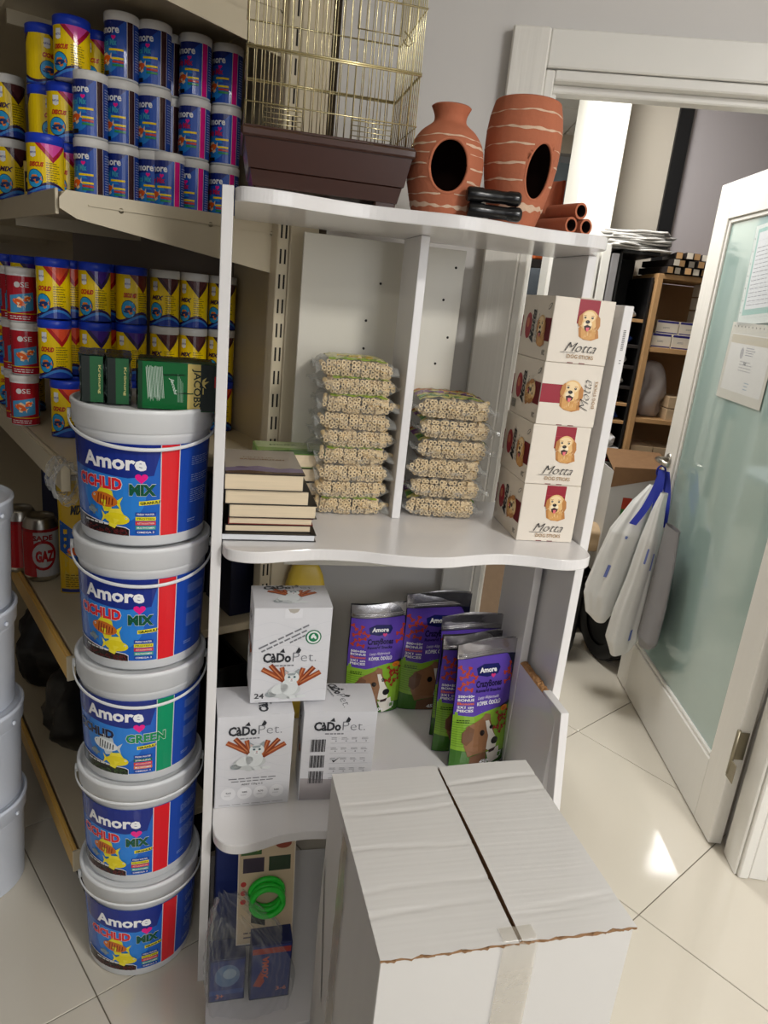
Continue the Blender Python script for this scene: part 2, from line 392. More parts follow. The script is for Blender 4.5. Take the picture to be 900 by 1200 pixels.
# ================================================================== the metal wall shelving
gon = thing('metal_shelving', 'cream metal wall shelving with slotted upright, loaded with jars', 'shelving', G(0, 0, 0), GA)
LEN = 3.9
def gbox(mb, x0, x1, y0, y1, z0, z1, **k): return mb.box(x0, x1, y0, y1, z0, z1, **k)
for nm, z, zb in (('upper', 1.62, 1), ('top', 2.038, 1), ('middle', 1.108, 0), ('lower', .676, 0), ('base', .16, 0)):
    m = MB(); m.box(.006, .44, .002, LEN, z-.022, z, b=.002); m.box(.44, .50, .03, LEN, z-.022, z)
    for b0 in (.5, 1.4, 2.2, 3.1): m.box(.02, .46, b0, b0+.012, z-.05, z-.022)
    m.build('shelf_board', 'cream_metal', gon)
    if zb:   # folded end bracket, tapering towards the front, with a lip along its top
        br = MB(); P = [(0, z-.012), (.012, z+.002), (.46, z+.004), (.46, z-.105), (.32, z-.085), (.03, z-.045), (0, z-.03)]
        br.prism([(a, b) for a, b in P], 0, .004, M=Matrix(((1, 0, 0, 0), (0, 0, -1, 0), (0, 1, 0, 0), (0, 0, 0, 1))))
        br.box(.05, .46, -.007, -.004, z-.02, z-.0175)
        bo = br.build('bracket', 'cream_metal', gon)
        pr = MB().box(-.004, .002, .01, LEN, z-.04, z+.004, b=.001).build('front_lip', 'cream_metal', gon)
        for q in (.11, .29, .43): MB().lathe([(.005, 0), (.004, .002), (0, .002)], 12, M=Matrix.Translation((q, -.0045, z-.02)) @ Matrix.Rotation(PI/2, 4, 'X')).build('rivet', 'hinge_steel', bo)
    else:
        m = MB(); m.box(-.008, .0, 0, LEN, z-.054, z+.004, b=.002); m.box(-.011, -.0075, .004, LEN, z-.053, z-.001, b=.001); m.build('price_rail', 'cream_metal' if z > 1 else 'rail_yellow', gon)
        MB().box(-.012, .006, -.005, .001, z-.054, z+.005, b=.001).build('rail_end', 'cream_metal', gon)
MB().box(.50, .51, -.0, LEN, .0, 2.6).build('back_panel', 'cream_metal', gon)
up = MB().box(.43, .458, -.034, -.002, 0, 2.62, b=.002).build('upright', 'cream_metal', gon)
MB().box(.445, .50, .0, .03, 0, 2.6).build('end_panel', 'cream_metal', gon)
sl = MB().box(0, .004, -.0006, .0004, 0, .030).mesh('slot', 'slot_dark')
for k in range(45):
    for dx in (.436, .447): link('slot', sl, up, (dx, -.0342, .24+k*.052))
MB().box(.459, .53, -.036, .0, 0, 2.6, b=.002).build('cover_panel', 'cream_metal', gon)
MB().box(.02, .44, .0, LEN, .0, .10).build('kick_plate', 'slot_dark', gon)
cl = MB(); rr = random.Random(3); V = []
for j in range(12):
    for i in range(17):
        a = 2*PI*i/16; q = 1+.25*rr.uniform(-1, 1)
        V.append((-.002+.024*q*math.cos(a), -.022+.0075*j+.004*rr.uniform(-1, 1), -.018+.040*q*math.sin(a)))
for j in range(12): V[j*17+16] = V[j*17]
cl.add(V, [(j*17+i, j*17+i+1, (j+1)*17+i+1, (j+1)*17+i) for j in range(11) for i in range(16)], smooth=False)
tag(cl.build('film_wrap', 'milky_film', None, G(.0, .0, 1.09), GA), 'crumpled clear film wrapped round the corner of the price rail', 'film')

# ================================================================== jars of fish food
BL, WH, YE, PK, RD = (28, 78, 176), (238, 238, 238), (250, 214, 0), (236, 20, 140), (214, 30, 38)
def fish(body=(240, 120, 30), fin=(250, 200, 40), stripe=None, lips=(230, 60, 40)):
    a = Art()
    a.poly([(.32, 0), (.52, .2), (.46, 0), (.52, -.2)], fin, 0); a.poly([(-.25, .12), (-.1, .36), (.22, .3), (.3, .06)], fin, 0)
    a.poly([(-.05, -.15), (.05, -.34), (.25, -.28), (.25, -.06)], fin, 0); a.ell(0, 0, .4, .2, body, 1, n=18); a.poly([(-.1, -.02), (.06, -.2), (.1, -.0)], fin, 2)
    if stripe:
        for q in range(6): a.rect(-.18+q*.085, -.15+.01*q, -.15+q*.085, .15-.012*q, stripe, 2)
    a.ell(-.3, .05, .035, .035, (250, 250, 240), 2, n=8); a.ell(-.3, .05, .018, .018, (10, 10, 10), 3, n=8); return a
F_OR = fish((236, 96, 24), (250, 214, 170)); F_CI = fish((206, 110, 34), (232, 220, 40), (120, 30, 20)); F_YE = fish((232, 214, 30), (240, 224, 60)); F_GR = fish((130, 150, 160), (110, 130, 140)); F_ZE = fish((225, 230, 232), (200, 210, 214), (18, 20, 24)); F_BL = fish((30, 60, 120), (240, 130, 40))
def art_amore_can(stripe, word, wc):
    a = Art(); a.rect(-.107, .004, .107, .106, BL, 0)
    a.poly([(-.107, .106), (-.107, .072), (-.02, .078), (.01, .106)], (22, 40, 120), 1); a.poly([(.012, .004), (.012, .106), (.107, .106), (.107, .004)], (26, 62, 150), 1)
    a.ell(-.035, .034, .032, .026, (36, 130, 206), 1)
    a.text('Amore', -.028, .082, .052, WH, 3, h=.014, bold=.03); a.heart(-.014, .074, .0048, PK, 3)
    a.text(word, -.032, .060, .05, wc, 3, h=.011, bold=.04); a.rect(-.024, .050, .006, .054, YE, 3)
    a.put(F_OR, -.034, .034, .036, rot=.3, dz=4); a.put(F_OR, -.05, .02, .022, rot=-.3, dz=4)
    for k, c in enumerate(((40, 80, 180), YE, (200, 50, 40), (40, 140, 80))): a.rect(-.016, .040-k*.006, .006, .044-k*.006, c, 6)
    a.rect(-.045, .006, -.024, .014, (20, 14, 16), 6)
    a.rect(.0125, .004, .0165, .106, (230, 220, 214), 2); a.rect(.0135, .004, .025, .106, stripe, 3); a.rect(.0255, .004, .0265, .106, (210, 210, 220), 3)
    a.lines(.031, .02, .056, .098, 16, (150, 170, 220), 3, seed=3); return a
def art_yellow_can(tri, bg, word='MIX', wc=(200, 30, 30), shift=0.):
    a = Art(); a.rect(-.109, .004, .109, .118, YE, 0); h = .118
    for xc in (-.096, .014, .124):
        xc += shift; L_ = max(-.109, xc-.038); R_ = min(.109, xc+.038)
        if xc-.038 < -.109 or xc+.038 > .109: continue
        a.poly([(xc-.038, h), (xc+.038, h), (xc, h-.045)], bg, 1); a.poly([(xc-.027, h), (xc+.027, h), (xc, h-.033)], tri, 2)
    a.poly([(-.109, h), (-.060, h), (-.085, h-.04)], bg, 1); a.poly([(.066, h), (.109, h), (.109, h-.03), (.088, h-.04)], bg, 1)
    x0 = -.016+shift
    a.poly([(x0-.014, h-.014), (x0-.002, h-.014), (x0-.002, h-.034), (x0-.008, h-.037), (x0-.014, h-.034)], WH, 3); a.text('ARTUS', x0-.008, h-.028, .014, (40, 60, 160), 4, h=.004)
    a.text(word, x0-.002, h-.056, .03, wc, 4, h=.010, bold=.05, shear=.3)
    a.ell(x0-.006, h-.083, .017, .021, (16, 24, 60), 3); a.ell(x0-.006, h-.083, .0155, .0195, (40, 160, 220), 4); a.put(F_BL, x0-.006, h-.085, .03, rot=.2, dz=5)
    a.lines(x0+.017, h-.088, x0+.044, h-.042, 9, (120, 100, 20), 3, seed=5); a.text('500ml', x0+.024, h-.096, .014, (90, 70, 20), 3, h=.005)
    P = [(-.109+.218*k/30, .020+.010*math.sin(k*.42+1)) for k in range(31)]
    a.poly([(-.109, .004)]+P+[(.109, .004)], (44, 22, 84), 3); P2 = [(x, y-.006) for x, y in P]
    a.poly([(-.109, .004)]+P2+[(.109, .004)], (60, 130, 210), 4); P3 = [(x, y-.012) for x, y in P]; a.poly([(-.109, .004)]+P3+[(.109, .004)], (30, 60, 160), 5)
    return a
def art_red_can():
    a = Art(); a.rect(-.100, .004, .100, .108, (178, 22, 40), 0); a.poly([(-.1, .104), (-.1, .108), (.1, .108), (.1, .104)], WH, 1)
    for x in (-.066, 0, .066):
        a.text('SE', x+.006, .080, .018, WH, 2, h=.011, bold=.0); a.ell(x-.010, .085, .0065, .0065, (224, 224, 224), 2, n=14)
        a.poly([(x-.028, .02), (x+.026, .03), (x+.026, .070), (x-.028, .060)], (70, 150, 200), 1); a.put(F_OR, x-.008, .046, .034, rot=-.4, dz=3); a.put(F_OR, x+.01, .054, .022, rot=.5, dz=3)
    a.lines(-.03, .008, .03, .018, 2, (240, 240, 240), 2); a.rect(-.1, .020, .1, .0215, YE, 2); return a
JM = {}
def jar_meshes(key, art, r, h, lid, lidh=.018):
    body = MB().lathe([(0, .001), (r-.003, .001), (r-.001, .003), (r-.001, h-lidh-.004), (r-.004, h-lidh)], 32)
    lab = MB(); art.to(lab, cylf(r-.0005), (r*.2, 0))
    ld = MB().lathe([(r-.002, h-lidh-.002), (r+.0008, h-lidh), (r+.001, h-.002), (r-.001, h), (r-.006, h), (r-.007, h-.0015), (0, h-.0015)], 32)
    JM[key] = (body.mesh('jar_body', 'jar_amber' if lid == 'lid_white' and 'yellow' in key else 'plastic_white'), lab.mesh('label', 'print_gloss'), ld.mesh('lid', lid))
HA, HY = .1225, .1315
jar_meshes('amore_brown', art_amore_can((58, 30, 34), 'Tropical Mix', (60, 160, 190)), .034, HA, 'lid_white', .017)
jar_meshes('amore_pink', art_amore_can((222, 20, 130), 'Goldy Mix', (200, 30, 80)), .034, HA, 'lid_white', .017)
def squash(a, k): a.t = [([(x, y*k) for x, y in P], c, z) for P, c, z in a.t]; return a
HU = .1135
jar_meshes('yellow_pink', squash(art_yellow_can((230, 80, 170), (180, 20, 60), 'DISCUS'), .84), .035, HU, 'lid_blue')
jar_meshes('yellow_dark', squash(art_yellow_can((70, 34, 140), (44, 22, 84), 'CICHLID'), .84), .035, HU, 'lid_blue')
jar_meshes('yellow_orange', art_yellow_can((240, 84, 48), (190, 30, 30), 'CICHLID'), .035, HY, 'lid_blue')
jar_meshes('yellow_violet', art_yellow_can((70, 34, 140), (44, 22, 84), 'CICHLID'), .035, HY, 'lid_blue')
jar_meshes('yellow_front', art_yellow_can((110, 40, 40), (110, 30, 30), 'DISCUS MIX', shift=.0), .035, HY, 'lid_blue')
jar_meshes('yellow_brown', art_yellow_can((92, 48, 50), (70, 30, 40), 'MIX', (60, 20, 60)), .0345, HY, 'lid_white')
jar_meshes('red_fish', art_red_can(), .032, HY*.93, 'lid_white', .014)
def jar(key, x, b, z, rz, label, group=None, base=G):
    t = thing('food_jar', label, 'jar', base(x, b, z), rz, group)
    for me, nm in zip(JM[key], ('jar_body', 'label', 'lid')): link(nm, me, t)
    return t
def face(p, extra=0.): return math.atan2(p[1], p[0])-PI/2+extra     # the print's zero turned towards the aisle corner
AISLE = R(22)
def put_jar(key, u, b, z, turn, label, group=None):
    p = G(u, b, z); return jar(key, u, b, z, math.atan2(p[1], p[0])-PI/2+R(turn), label, group)
rowname = ['bottom row', 'middle row', 'top row']
Z0 = 1.622
for ci, (key, u, nrow, desc) in enumerate((('amore_brown', .118, 2, 'leftmost column on'), ('amore_brown', .185, 3, 'second column on'), ('amore_brown', .251, 3, 'third column on'), ('amore_pink', .341, 3, 'fifth column on'), ('amore_pink', .416, 3, 'column nearest the upright,'))):
    for k in range(nrow):
        st = 'brown-striped' if 'brown' in key else 'pink-striped'
        put_jar(key, u, .22+(.01 if ci == 1 else 0), Z0+k*(HA+.0005), -4+3*((k*7+ci) % 3), f'{st} blue fish food jar, {rowname[k]}, {desc} upper shelf', 'white-lidded blue jars on the upper shelf')
for k in range(3): put_jar('amore_brown', .302, .275, Z0+k*(HA+.0005), -4, f'partly hidden brown-striped blue jar set back behind the front row, {rowname[k]}', 'white-lidded blue jars on the upper shelf')
put_jar('amore_pink', .274, .195, Z0, 0, 'pink-striped blue jar standing alone in front on the upper shelf', 'white-lidded blue jars on the upper shelf')
G2 = 'blue-lidded yellow jars on the upper shelf'
put_jar('yellow_pink', .028, .22, Z0, 0, 'blue-lidded yellow jar with magenta peak at the front corner of the upper shelf', G2)
for k in range(2): put_jar('yellow_pink', .085, .29, Z0+k*HU, 10, f'half-hidden blue-lidded yellow jar beside the white-lidded column, {("bottom", "second")[k]} of its stack', G2)
put_jar('yellow_pink', .092, .25, Z0+2*HU+.0003, -6, 'topmost blue-lidded yellow jar with magenta peak on the upper shelf', G2)
for k in range(3): put_jar('yellow_pink', .156, .30, Z0+k*HU, 10, ('blue-lidded yellow jar hidden behind the blue jar columns, bottom row', 'blue-lidded yellow jar hidden behind the blue jar columns, middle row', 'blue-lidded yellow jar peeping out behind the top row of blue jars')[k], G2)
for k in range(3): put_jar('yellow_dark', .063, .36, Z0+k*HU, 50, f'dark-sided blue-lidded jar behind the corner stack, {rowname[k]}', G2)
for k in range(2): put_jar('yellow_brown', .02, .52, Z0+k*HY, 10, f'yellow jar further back along the upper shelf, {rowname[k]}, under the dark shelf edge', 'yellow jars further back on the upper shelf')
for k in range(2): put_jar('yellow_dark', .03, .66, Z0+k*HU, 20, f'blue-lidded yellow jar at the left picture edge, upper shelf, {rowname[k]}', 'yellow jars further back on the upper shelf')
for k in range(3): put_jar('yellow_dark', .14, .60, Z0+k*HU, 20, f'dim yellow jar deep behind the corner stacks, {rowname[k]}', 'yellow jars further back on the upper shelf')
# the middle shelf
Z1 = 1.1085
GM = 'yellow fish food jars on the middle shelf'
for ci, (key, u, b, n) in enumerate((('yellow_orange', .053, .3, 3), ('yellow_violet', .142, .3, 3), ('yellow_front', .226, .3, 3), ('yellow_brown', .307, .3, 3), ('yellow_brown', .381, .3, 3), ('yellow_brown', .457, .3, 3))):
    for k in range(n):
        ds = ('orange peak, first column', 'violet peak, second column', 'brown peak, third column', 'brown peak and white lid, fourth column', 'brown peak and white lid, fifth column', 'brown peak and white lid, column beside the upright')[ci]
        kk = key if not (ci == 2 and k != 2) else 'yellow_violet'
        if ci == 5 and k == 0: kk = 'yellow_orange'
        lidtxt = 'white-lidded' if JM[kk][2].materials[0].name == 'lid_white' else 'blue-lidded'
        if ci == 5 and k == 0: ds = 'orange peak, column beside the upright'
        put_jar(kk, u+(.018 if k == 0 and ci == 0 else 0), b-(.02 if k == 0 and ci < 2 else 0), Z1+k*HY, (26 if (ci == 2 and k == 2) else -2)+3*((k+ci) % 2), f'{lidtxt} yellow jar with {ds}, {rowname[k]} of the middle shelf'.replace(' and white lid', ''), GM)
for ci, u in enumerate((.104, .186)):
    for k in range(3): put_jar('yellow_orange', u, .36, Z1+k*HY, -8, f'blue-lidded yellow jar glimpsed in the gap behind the {("second", "third")[ci]} column, {rowname[k]}', GM)
for k in range(3): put_jar('red_fish', (-.002, .004, .0)[k]+.01, .42, Z1+k*HY*.93, -6+4*k, f'red-labelled white-lidded fish food jar, {rowname[k]}, beside the yellow jars', 'red fish food jars')
for k in range(3): put_jar('red_fish', .01, .50, Z1+k*HY*.93, 10, f'red-labelled jar standing behind the red column, {rowname[k]}', 'red fish food jars')
for k in range(3): put_jar('yellow_violet', .06, .62, Z1+k*HY, 10, f'dim dark-lidded jar at the left of the middle shelf, {rowname[k]}', 'dark jars at the back of the middle shelf')
for k in range(3): put_jar('yellow_violet', .03, .72, Z1+k*HY, 10, f'dim dark-lidded jar furthest left on the middle shelf, {rowname[k]}', 'dark jars at the back of the middle shelf')
t = thing('food_jar', 'plain yellow tub with pale lid near the left edge of the middle shelf', 'jar', G(.045, .84, Z1))
MB().lathe([(0, 0), (.036, .001), (.037, .08)], 32).build('jar_body', 'pack_yellow', t)
MB().lathe([(.036, .08), (.039, .081), (.039, .096), (.036, .098), (0, .098)], 32).build('lid', 'lid_white', t)
t = thing('food_carton', 'small yellow and black food carton on the upper shelf beside the corner jar', 'carton', G(.02, .31, Z0), GA-R(20))
MB().box(-.014, .014, -.012, .012, 0, .07, b=.001).build('carton', 'pack_yellow', t); a = Art(); a.rect(-.012, .01, .012, .05, (24, 20, 16), 0); a.text('MIX', 0, .03, .018, YE, 1, bold=.04); a.ell(0, .02, .007, .006, (230, 190, 40), 1); m = MB(); a.to(m, front(-.012)); m.build('label', 'print_matte', t)
# the lower shelf: drink can, pouch, dark boxes
Z2 = .6765
t = thing('drink_can', 'large red and silver drink can on the lower shelf', 'can', (-.905, 1.79, Z2), face((-.9, 1.8), R(-10)))
MB().lathe([(0, .002), (.034, .0), (.044, .014), (.044, .155), (.036, .172), (.034, .178), (.032, .173), (0, .172)], 36).build('can_body', 'steel', t)
a = Art(); a.rect(-.12, .018, .12, .150, (188, 188, 190), 0); a.poly([(-.05, .018), (-.005, .018), (-.012, .15), (-.05, .15)], (180, 24, 34), 1); a.ell(.012, .078, .034, .042, (170, 18, 30), 1); a.ell(.012, .078, .027, .034, (196, 196, 198), 2)
a.text('GAZ', .016, .062, .046, (176, 20, 30), 4, h=.030, bold=.06); a.text('SADE', .012, .12, .05, (150, 20, 30), 3, h=.014, bold=.04); a.rect(-.12, .142, .12, .15, (150, 20, 30), 2)
m = MB(); a.to(m, cylf(.0443), (.009, 0)); m.build('label', 'print_gloss', t)
t2 = dup(t, (-.985, 1.835, Z2), face((-.9, 1.8), R(30)), 'red and silver drink can half hidden behind the white pail stack')
def pouchmesh(w_, h_, th, seed=1, nx=14, nz=20, bow=.004):
    """front and back skins of a stand-up pouch; returns fn giving the front surface"""
    rr = random.Random(seed); ph = rr.random()*6
    def fn(x, z, o=0.):
        s = min(1, abs(x)/(w_/2)); t_ = max(0, min(1, z/h_))
        d = th/2*(1-s**2.6)**.8*1.12*(1-t_)**.62*min(1, .55+3*t_) if t_ < 1 and s < 1 else 0
        d += bow*math.sin(x*70+ph+z*22)*(1-s)*math.sin(PI*t_)**.5*.35+.0012*math.sin(z*160+x*60+ph)*(1-s)*(1-t_)
        return (x*(1-.05*(1-t_)**2-.02*math.sin(PI*t_))+.0016*math.sin(z*31+ph)*t_, -d-o+.006*t_*t_*math.sin(x*18+ph), z+.004*t_**6*math.sin(x*26+ph))
    return fn
def pouch_skin(fn, w_, h_, mi_top, htop):
    m = MB(); n = 16; k = 26
    for sgn in (1, -1):
        V = []; F = []; MI = []
        for j in range(k+1):
            for i in range(n+1):
                x, y, z = fn(-w_/2+w_*i/n, h_*j/k); V.append((x, y*sgn+.0004*sgn, z))
        for j in range(k):
            F1 = [(j*(n+1)+i, j*(n+1)+i+1, (j+1)*(n+1)+i+1, (j+1)*(n+1)+i) for i in range(n)]
            b = len(m.v) if j == 0 else b
            if j == 0: m.v += V
            for f in F1: m.f.append([q+b for q in f]); m.m.append(1 if h_*(j+.5)/k > htop else 0); m.c.append(None); m.sm.append(True)
    return m
fn = pouchmesh(.105, .31, .05, 4)
pt = thing('fish_food_pouch', 'tall yellow fish food pouch with red and green top on the lower shelf', 'pouch', (-.772, 1.730, Z2), face((-.77, 1.73), R(4)))
pouch_skin(fn, .105, .31, 1, .3).build('pouch_body', ['pack_yellow', 'foil_silver'], pt)
a = Art(); a.rect(-.05, .004, .05, .305, (222, 180, 40), 0); a.poly([(-.05, .305), (.05, .305), (.05, .25), (.0, .305)], (60, 130, 70), 1); a.poly([(-.0, .305), (.05, .305), (.05, .28)], (214, 110, 90), 2); a.poly([(-.05, .20), (.0, .16), (.05, .13), (.05, .07), (0, .08), (-.05, .12)], (40, 90, 170), 1)
a.text('MIX', -.008, .215, .034, (20, 20, 30), 3, h=.022, bold=.05, shear=.3); a.put(F_OR, -.01, .12, .06, dz=3); a.put(F_BL, .02, .15, .05, rot=.4, dz=3); a.lines(-.04, .02, .04, .06, 6, (120, 90, 20), 2, seed=9); a.rect(-.05, .004, .05, .014, (50, 60, 130), 2)
m = MB(); a.to(m, fn, (.015, .02)); m.build('label', 'print_gloss', pt)
for k, (u, b, w_, h_, lb) in enumerate(((.28, .62, .16, .30, 'dark blue carton at the back of the lower shelf behind the cans'), (.22, .86, .16, .26, 'navy carton printed with a white word behind the pail stack'), (.28, .40, .12, .22, 'dark carton deep on the lower shelf behind the yellow pouch'))):
    t = thing('dark_carton', lb, 'carton', G(u, b, Z2), GA-R(50)); MB().box(-w_/2, w_/2, -.05, .05, 0, h_, b=.002).build('carton', 'deep_navy', t)
    if k == 1:
        a = Art(); a.rect(-.07, .15, .07, .2, (26, 44, 110), 0); a.text('Amore', 0, .165, .10, (150, 160, 190), 1, bold=.03); m = MB(); a.to(m, front(-.05)); m.build('label', 'print_matte', t)
for k in range(7):  # dark goods added to put shade along the lower shelf's back
    t = thing('dark_carton', f'added dark carton shading the back of the lower shelf, {("first", "second", "third", "fourth", "fifth", "sixth", "seventh")[k]} from the upright', 'carton', G(.425, .12+.165*k, Z2), GA-PI/2, 'added dark cartons shading the back of the lower shelf')
    MB().box(-.075, .075, -.035, .035, 0, (.33, .30, .36, .28, .35, .31, .34)[k], b=.002).build('carton', ('deep_navy', 'black_paint')[k % 2], t)
for k in range(6):  # black crates added to darken the back of the base shelf
    t = thing('shade_crate', f'added black crate shading the base shelf behind the bags, {("first", "second", "third", "fourth", "fifth", "sixth")[k]} from the upright', 'crate', G(.40, .16+.22*k, .1605), GA-PI/2, 'added black crates shading the back of the base shelf')
    m = MB(); h_ = (.36, .40, .33, .38, .41, .35)[k]; m.box(-.10, .10, -.06, .06, 0, .01); m.box(-.10, .10, -.06, -.052, .01, h_, b=.002); m.box(-.10, .10, .052, .06, .01, h_, b=.002); m.box(-.10, -.092, -.052, .052, .01, h_, b=.002); m.box(.092, .10, -.052, .052, .01, h_, b=.002); m.build('crate', 'black_plastic', t)
# the base shelf: dark bags
def lump(nm, m_, sx, sy, sz, seed, parent=None, loc=(0, 0, 0), amp=.18, rz=0, top=.6):
    rr = random.Random(seed); P = [(rr.uniform(-3, 3), rr.uniform(-3, 3), rr.uniform(-3, 3), rr.random()*6, rr.uniform(.3, 1)) for _ in range(9)]
    def f(i, j):
        a = 2*PI*i; e = -PI/2+PI*j; x, y, z = math.cos(e)*math.cos(a), math.cos(e)*math.sin(a), math.sin(e)
        d = 1+amp*sum(k[4]*math.sin(3*(k[0]*x+k[1]*y+k[2]*z)*.9+k[3]) for k in P)/3
        zz = max(-.8, z)*(1 if z < 0 else top/.6)
        sq = lambda v: math.copysign(abs(v)**.6, v)
        return (sx*sq(x)*d, sy*sq(y)*d, sz*(zz+.8)*(.9+.1*d)/1.8)
    mb = MB(); mb.grid(f, 30, 16); return mb.build(nm, m_, parent, loc, rz)
Z3 = .1605
tag(lump('plastic_bag', 'black_bag', .13, .10, .26, 2, None, G(.16, .42, Z3)), 'crumpled black bag on the base shelf behind the buckets', 'bag')
tag(lump('plastic_bag', 'black_bag', .12, .12, .30, 5, None, G(.17, .82, Z3)), 'large black bag deeper on the base shelf', 'bag')
t = thing('food_sack', 'dark blue and red food sack leaning on the base shelf', 'sack', G(.14, .16, Z3), GA-R(60), tilt=(R(-8), 0))
fn = pouchmesh(.16, .34, .07, 8); pouch_skin(fn, .16, .34, 1, .35).build('sack_body', ['navy_box', 'foil_silver'], t)
a = Art(); a.rect(-.07, .01, .0, .16, (150, 24, 36), 0); m = MB(); a.to(m, fn, (.02, .02)); m.build('label', 'print_gloss', t)

# ================================================================== stack of printed buckets
def art_bucket(green):
    a = Art(); z0, z1 = .022, .192
    a.rect(-.19, z0, .19, z1, (24, 98, 196), 0); a.ell(-.06, .10, .06, .06, (40, 130, 220), 1, n=28); a.rect(.056, z0, .19, z1, (26, 74, 176), 1)
    a.poly([(-.16, z1), (.026, z1), (.012, .136), (-.03, .130), (-.15, .140)], (20, 44, 136), 2)
    a.text('Amore', -.057, .146, .114, (246, 246, 248), 5, h=.026, bold=.035)
    a.heart(-.008, .131, .0105, PK, 5)
    if green: a.otext('CICHLID', -.102, .104, .095, (20, 24, 60), (120, 170, 220), 5, h=.019, bold=.05); a.otext('GREEN', .004, .098, .072, (20, 140, 84), WH, 7, h=.019, bold=.05)
    else: a.otext('CICHLID', -.086, .108, .092, (220, 34, 48), WH, 5, h=.021, bold=.05); a.otext('MIX', -.006, .100, .044, (10, 84, 56), (230, 240, 236), 7, h=.020, bold=.06)
    a.poly([(-.012, .080), (.030, .084), (.030, .092), (-.012, .088)], (240, 228, 60), 5); a.text('GRANULES', .009, .0835, .038, (20, 20, 10), 6, h=.005, bold=.04, rot=.09)
    a.put(F_ZE if green else F_CI, -.074, .086, .066, rot=-.12, dz=6); a.put(F_GR, -.100, .062, .026, dz=6); a.put(F_YE, -.050, .053, .056, rot=-.05, dz=10, mir=-1)
    a.poly([(-.15, z0), (-.028, z0), (-.028, .034), (-.034, .038), (-.15, .052)], (236, 236, 240), 7); a.poly([(-.15, z0), (-.029, z0), (-.029, .033), (-.035, .0365), (-.15, .050)], (30, 20, 22) if not green else (26, 34, 24), 8)
    rr = random.Random(4)
    for k in range(110): x = rr.uniform(-.13, -.032); a.ell(x, rr.uniform(z0+.001, .034), .0016, .0016, (84, 28, 30) if not green else (50, 70, 40), 9, n=6)
    a.lines(-.12, .039, -.05, .043, 1, (230, 230, 230), 9, th=.7, rag=.1)
    for k, (c, tx, s) in enumerate((((26, 66, 160), (235, 235, 240), 'FRESH WATER'), ((238, 222, 40), (90, 110, 40), 'PROTEIN') if not green else ((30, 110, 90), (235, 235, 235), 'SPIRULINA'), ((214, 50, 56), (240, 200, 200), 'ASTAXANTHIN'), ((70, 160, 140) if not green else (226, 120, 60), (235, 240, 240), 'MULTIVITAMIN'), ((30, 74, 170), (235, 235, 240), 'OMEGA 3'))):
        z = .060-k*.0086; a.rect(-.018, z, .016, z+.0072, c, 5); a.text(s, -.001, z+.0018, .029, tx, 6, h=.0036, bold=.02)
    sc = (20, 150, 104) if green else (228, 34, 44)
    a.rect(.0225, z0, .0250, z1, (220, 220, 226), 6); a.rect(.0240, z0, .0550, z1, sc, 7); a.rect(.0550, z0, .0565, z1, (220, 220, 226), 7)
    for k, (y0, y1, n) in enumerate(((.150, .168, 5), (.118, .134, 4), (.078, .106, 7))): a.lines(.082, y0, .140, y1, n, (150, 180, 224), 5, seed=k+11, th=.28)
    a.lines(.078, .040, .100, .048, 2, (150, 180, 224), 5, seed=40); return a
BH = .2535
def bucket_body(h): return MB().lathe([(0, .004), (.106, .004), (.110, 0), (.113, .004), (.1195, h-.052), (.1215, h-.05), (.1215, h-.040), (.121, h-.038)], 64)
def bucket_lid(h): return MB().lathe([(.1235, h-.043), (.1255, h-.042), (.1265, h-.010), (.1285, h-.008), (.1285, h-.002), (.1265, h), (.122, h), (.120, h-.008), (.112, h-.0075), (0, h-.007)], 64)
def handle(drop, r=.131, z=.222):
    m = MB(); P = []
    for k in range(37):
        a = PI+PI*k/36; dr = r+.004*math.sin(PI*k/36)
        P.append((dr*math.cos(a), dr*math.sin(a), z-drop*math.sin(PI*k/36)**.9))
    m.tube(P, .0034, 8, flat=.45)
    for s in (-1, 1): m.lathe([(.0, -.002), (.009, -.002), (.009, .004), (0, .004)], 16, M=Matrix.Translation((s*.1285, 0, z)) @ Matrix.Rotation(s*PI/2, 4, 'Y'))
    return m
bm_, lm_ = bucket_body(BH).mesh('bucket_body', 'plastic_white'), bucket_lid(BH).mesh('lid', 'plastic_white')
labs = []
for g_ in (0, 1):
    m = MB(); art_bucket(g_).to(m, cylf(.1130, .040), (.0125, 0)); labs.append(m.mesh('label', 'print_gloss'))
hnames = ['lowest', 'second from the floor', 'with the zebra-striped fish', 'second from the top', 'topmost']
for k, (dx, dy, rz, drop, g_) in enumerate(((-.002, -.004, 12, .002, 0), (-.004, 0, 2, .004, 0), (-.002, -.002, 4, .036, 1), (0, 0, 3, .038, 0), (.001, 0, 4, .036, 0))):
    lbl = 'white bucket with blue cichlid food label, green stripe and zebra-striped fish' if g_ else f'blue-labelled bucket with red stripe, {hnames[k]} in the bucket stack'
    t = thing('food_bucket', lbl, 'bucket', (-.468+dx, 1.330+dy, k*BH+.001), face((-.468, 1.33), R(rz-2)), 'stacked cichlid food buckets')
    link('bucket_body', bm_, t); link('lid', lm_, t); link('label', labs[g_], t); handle(drop).build('handle', 'plastic_white', t)
    if k == 0: pass
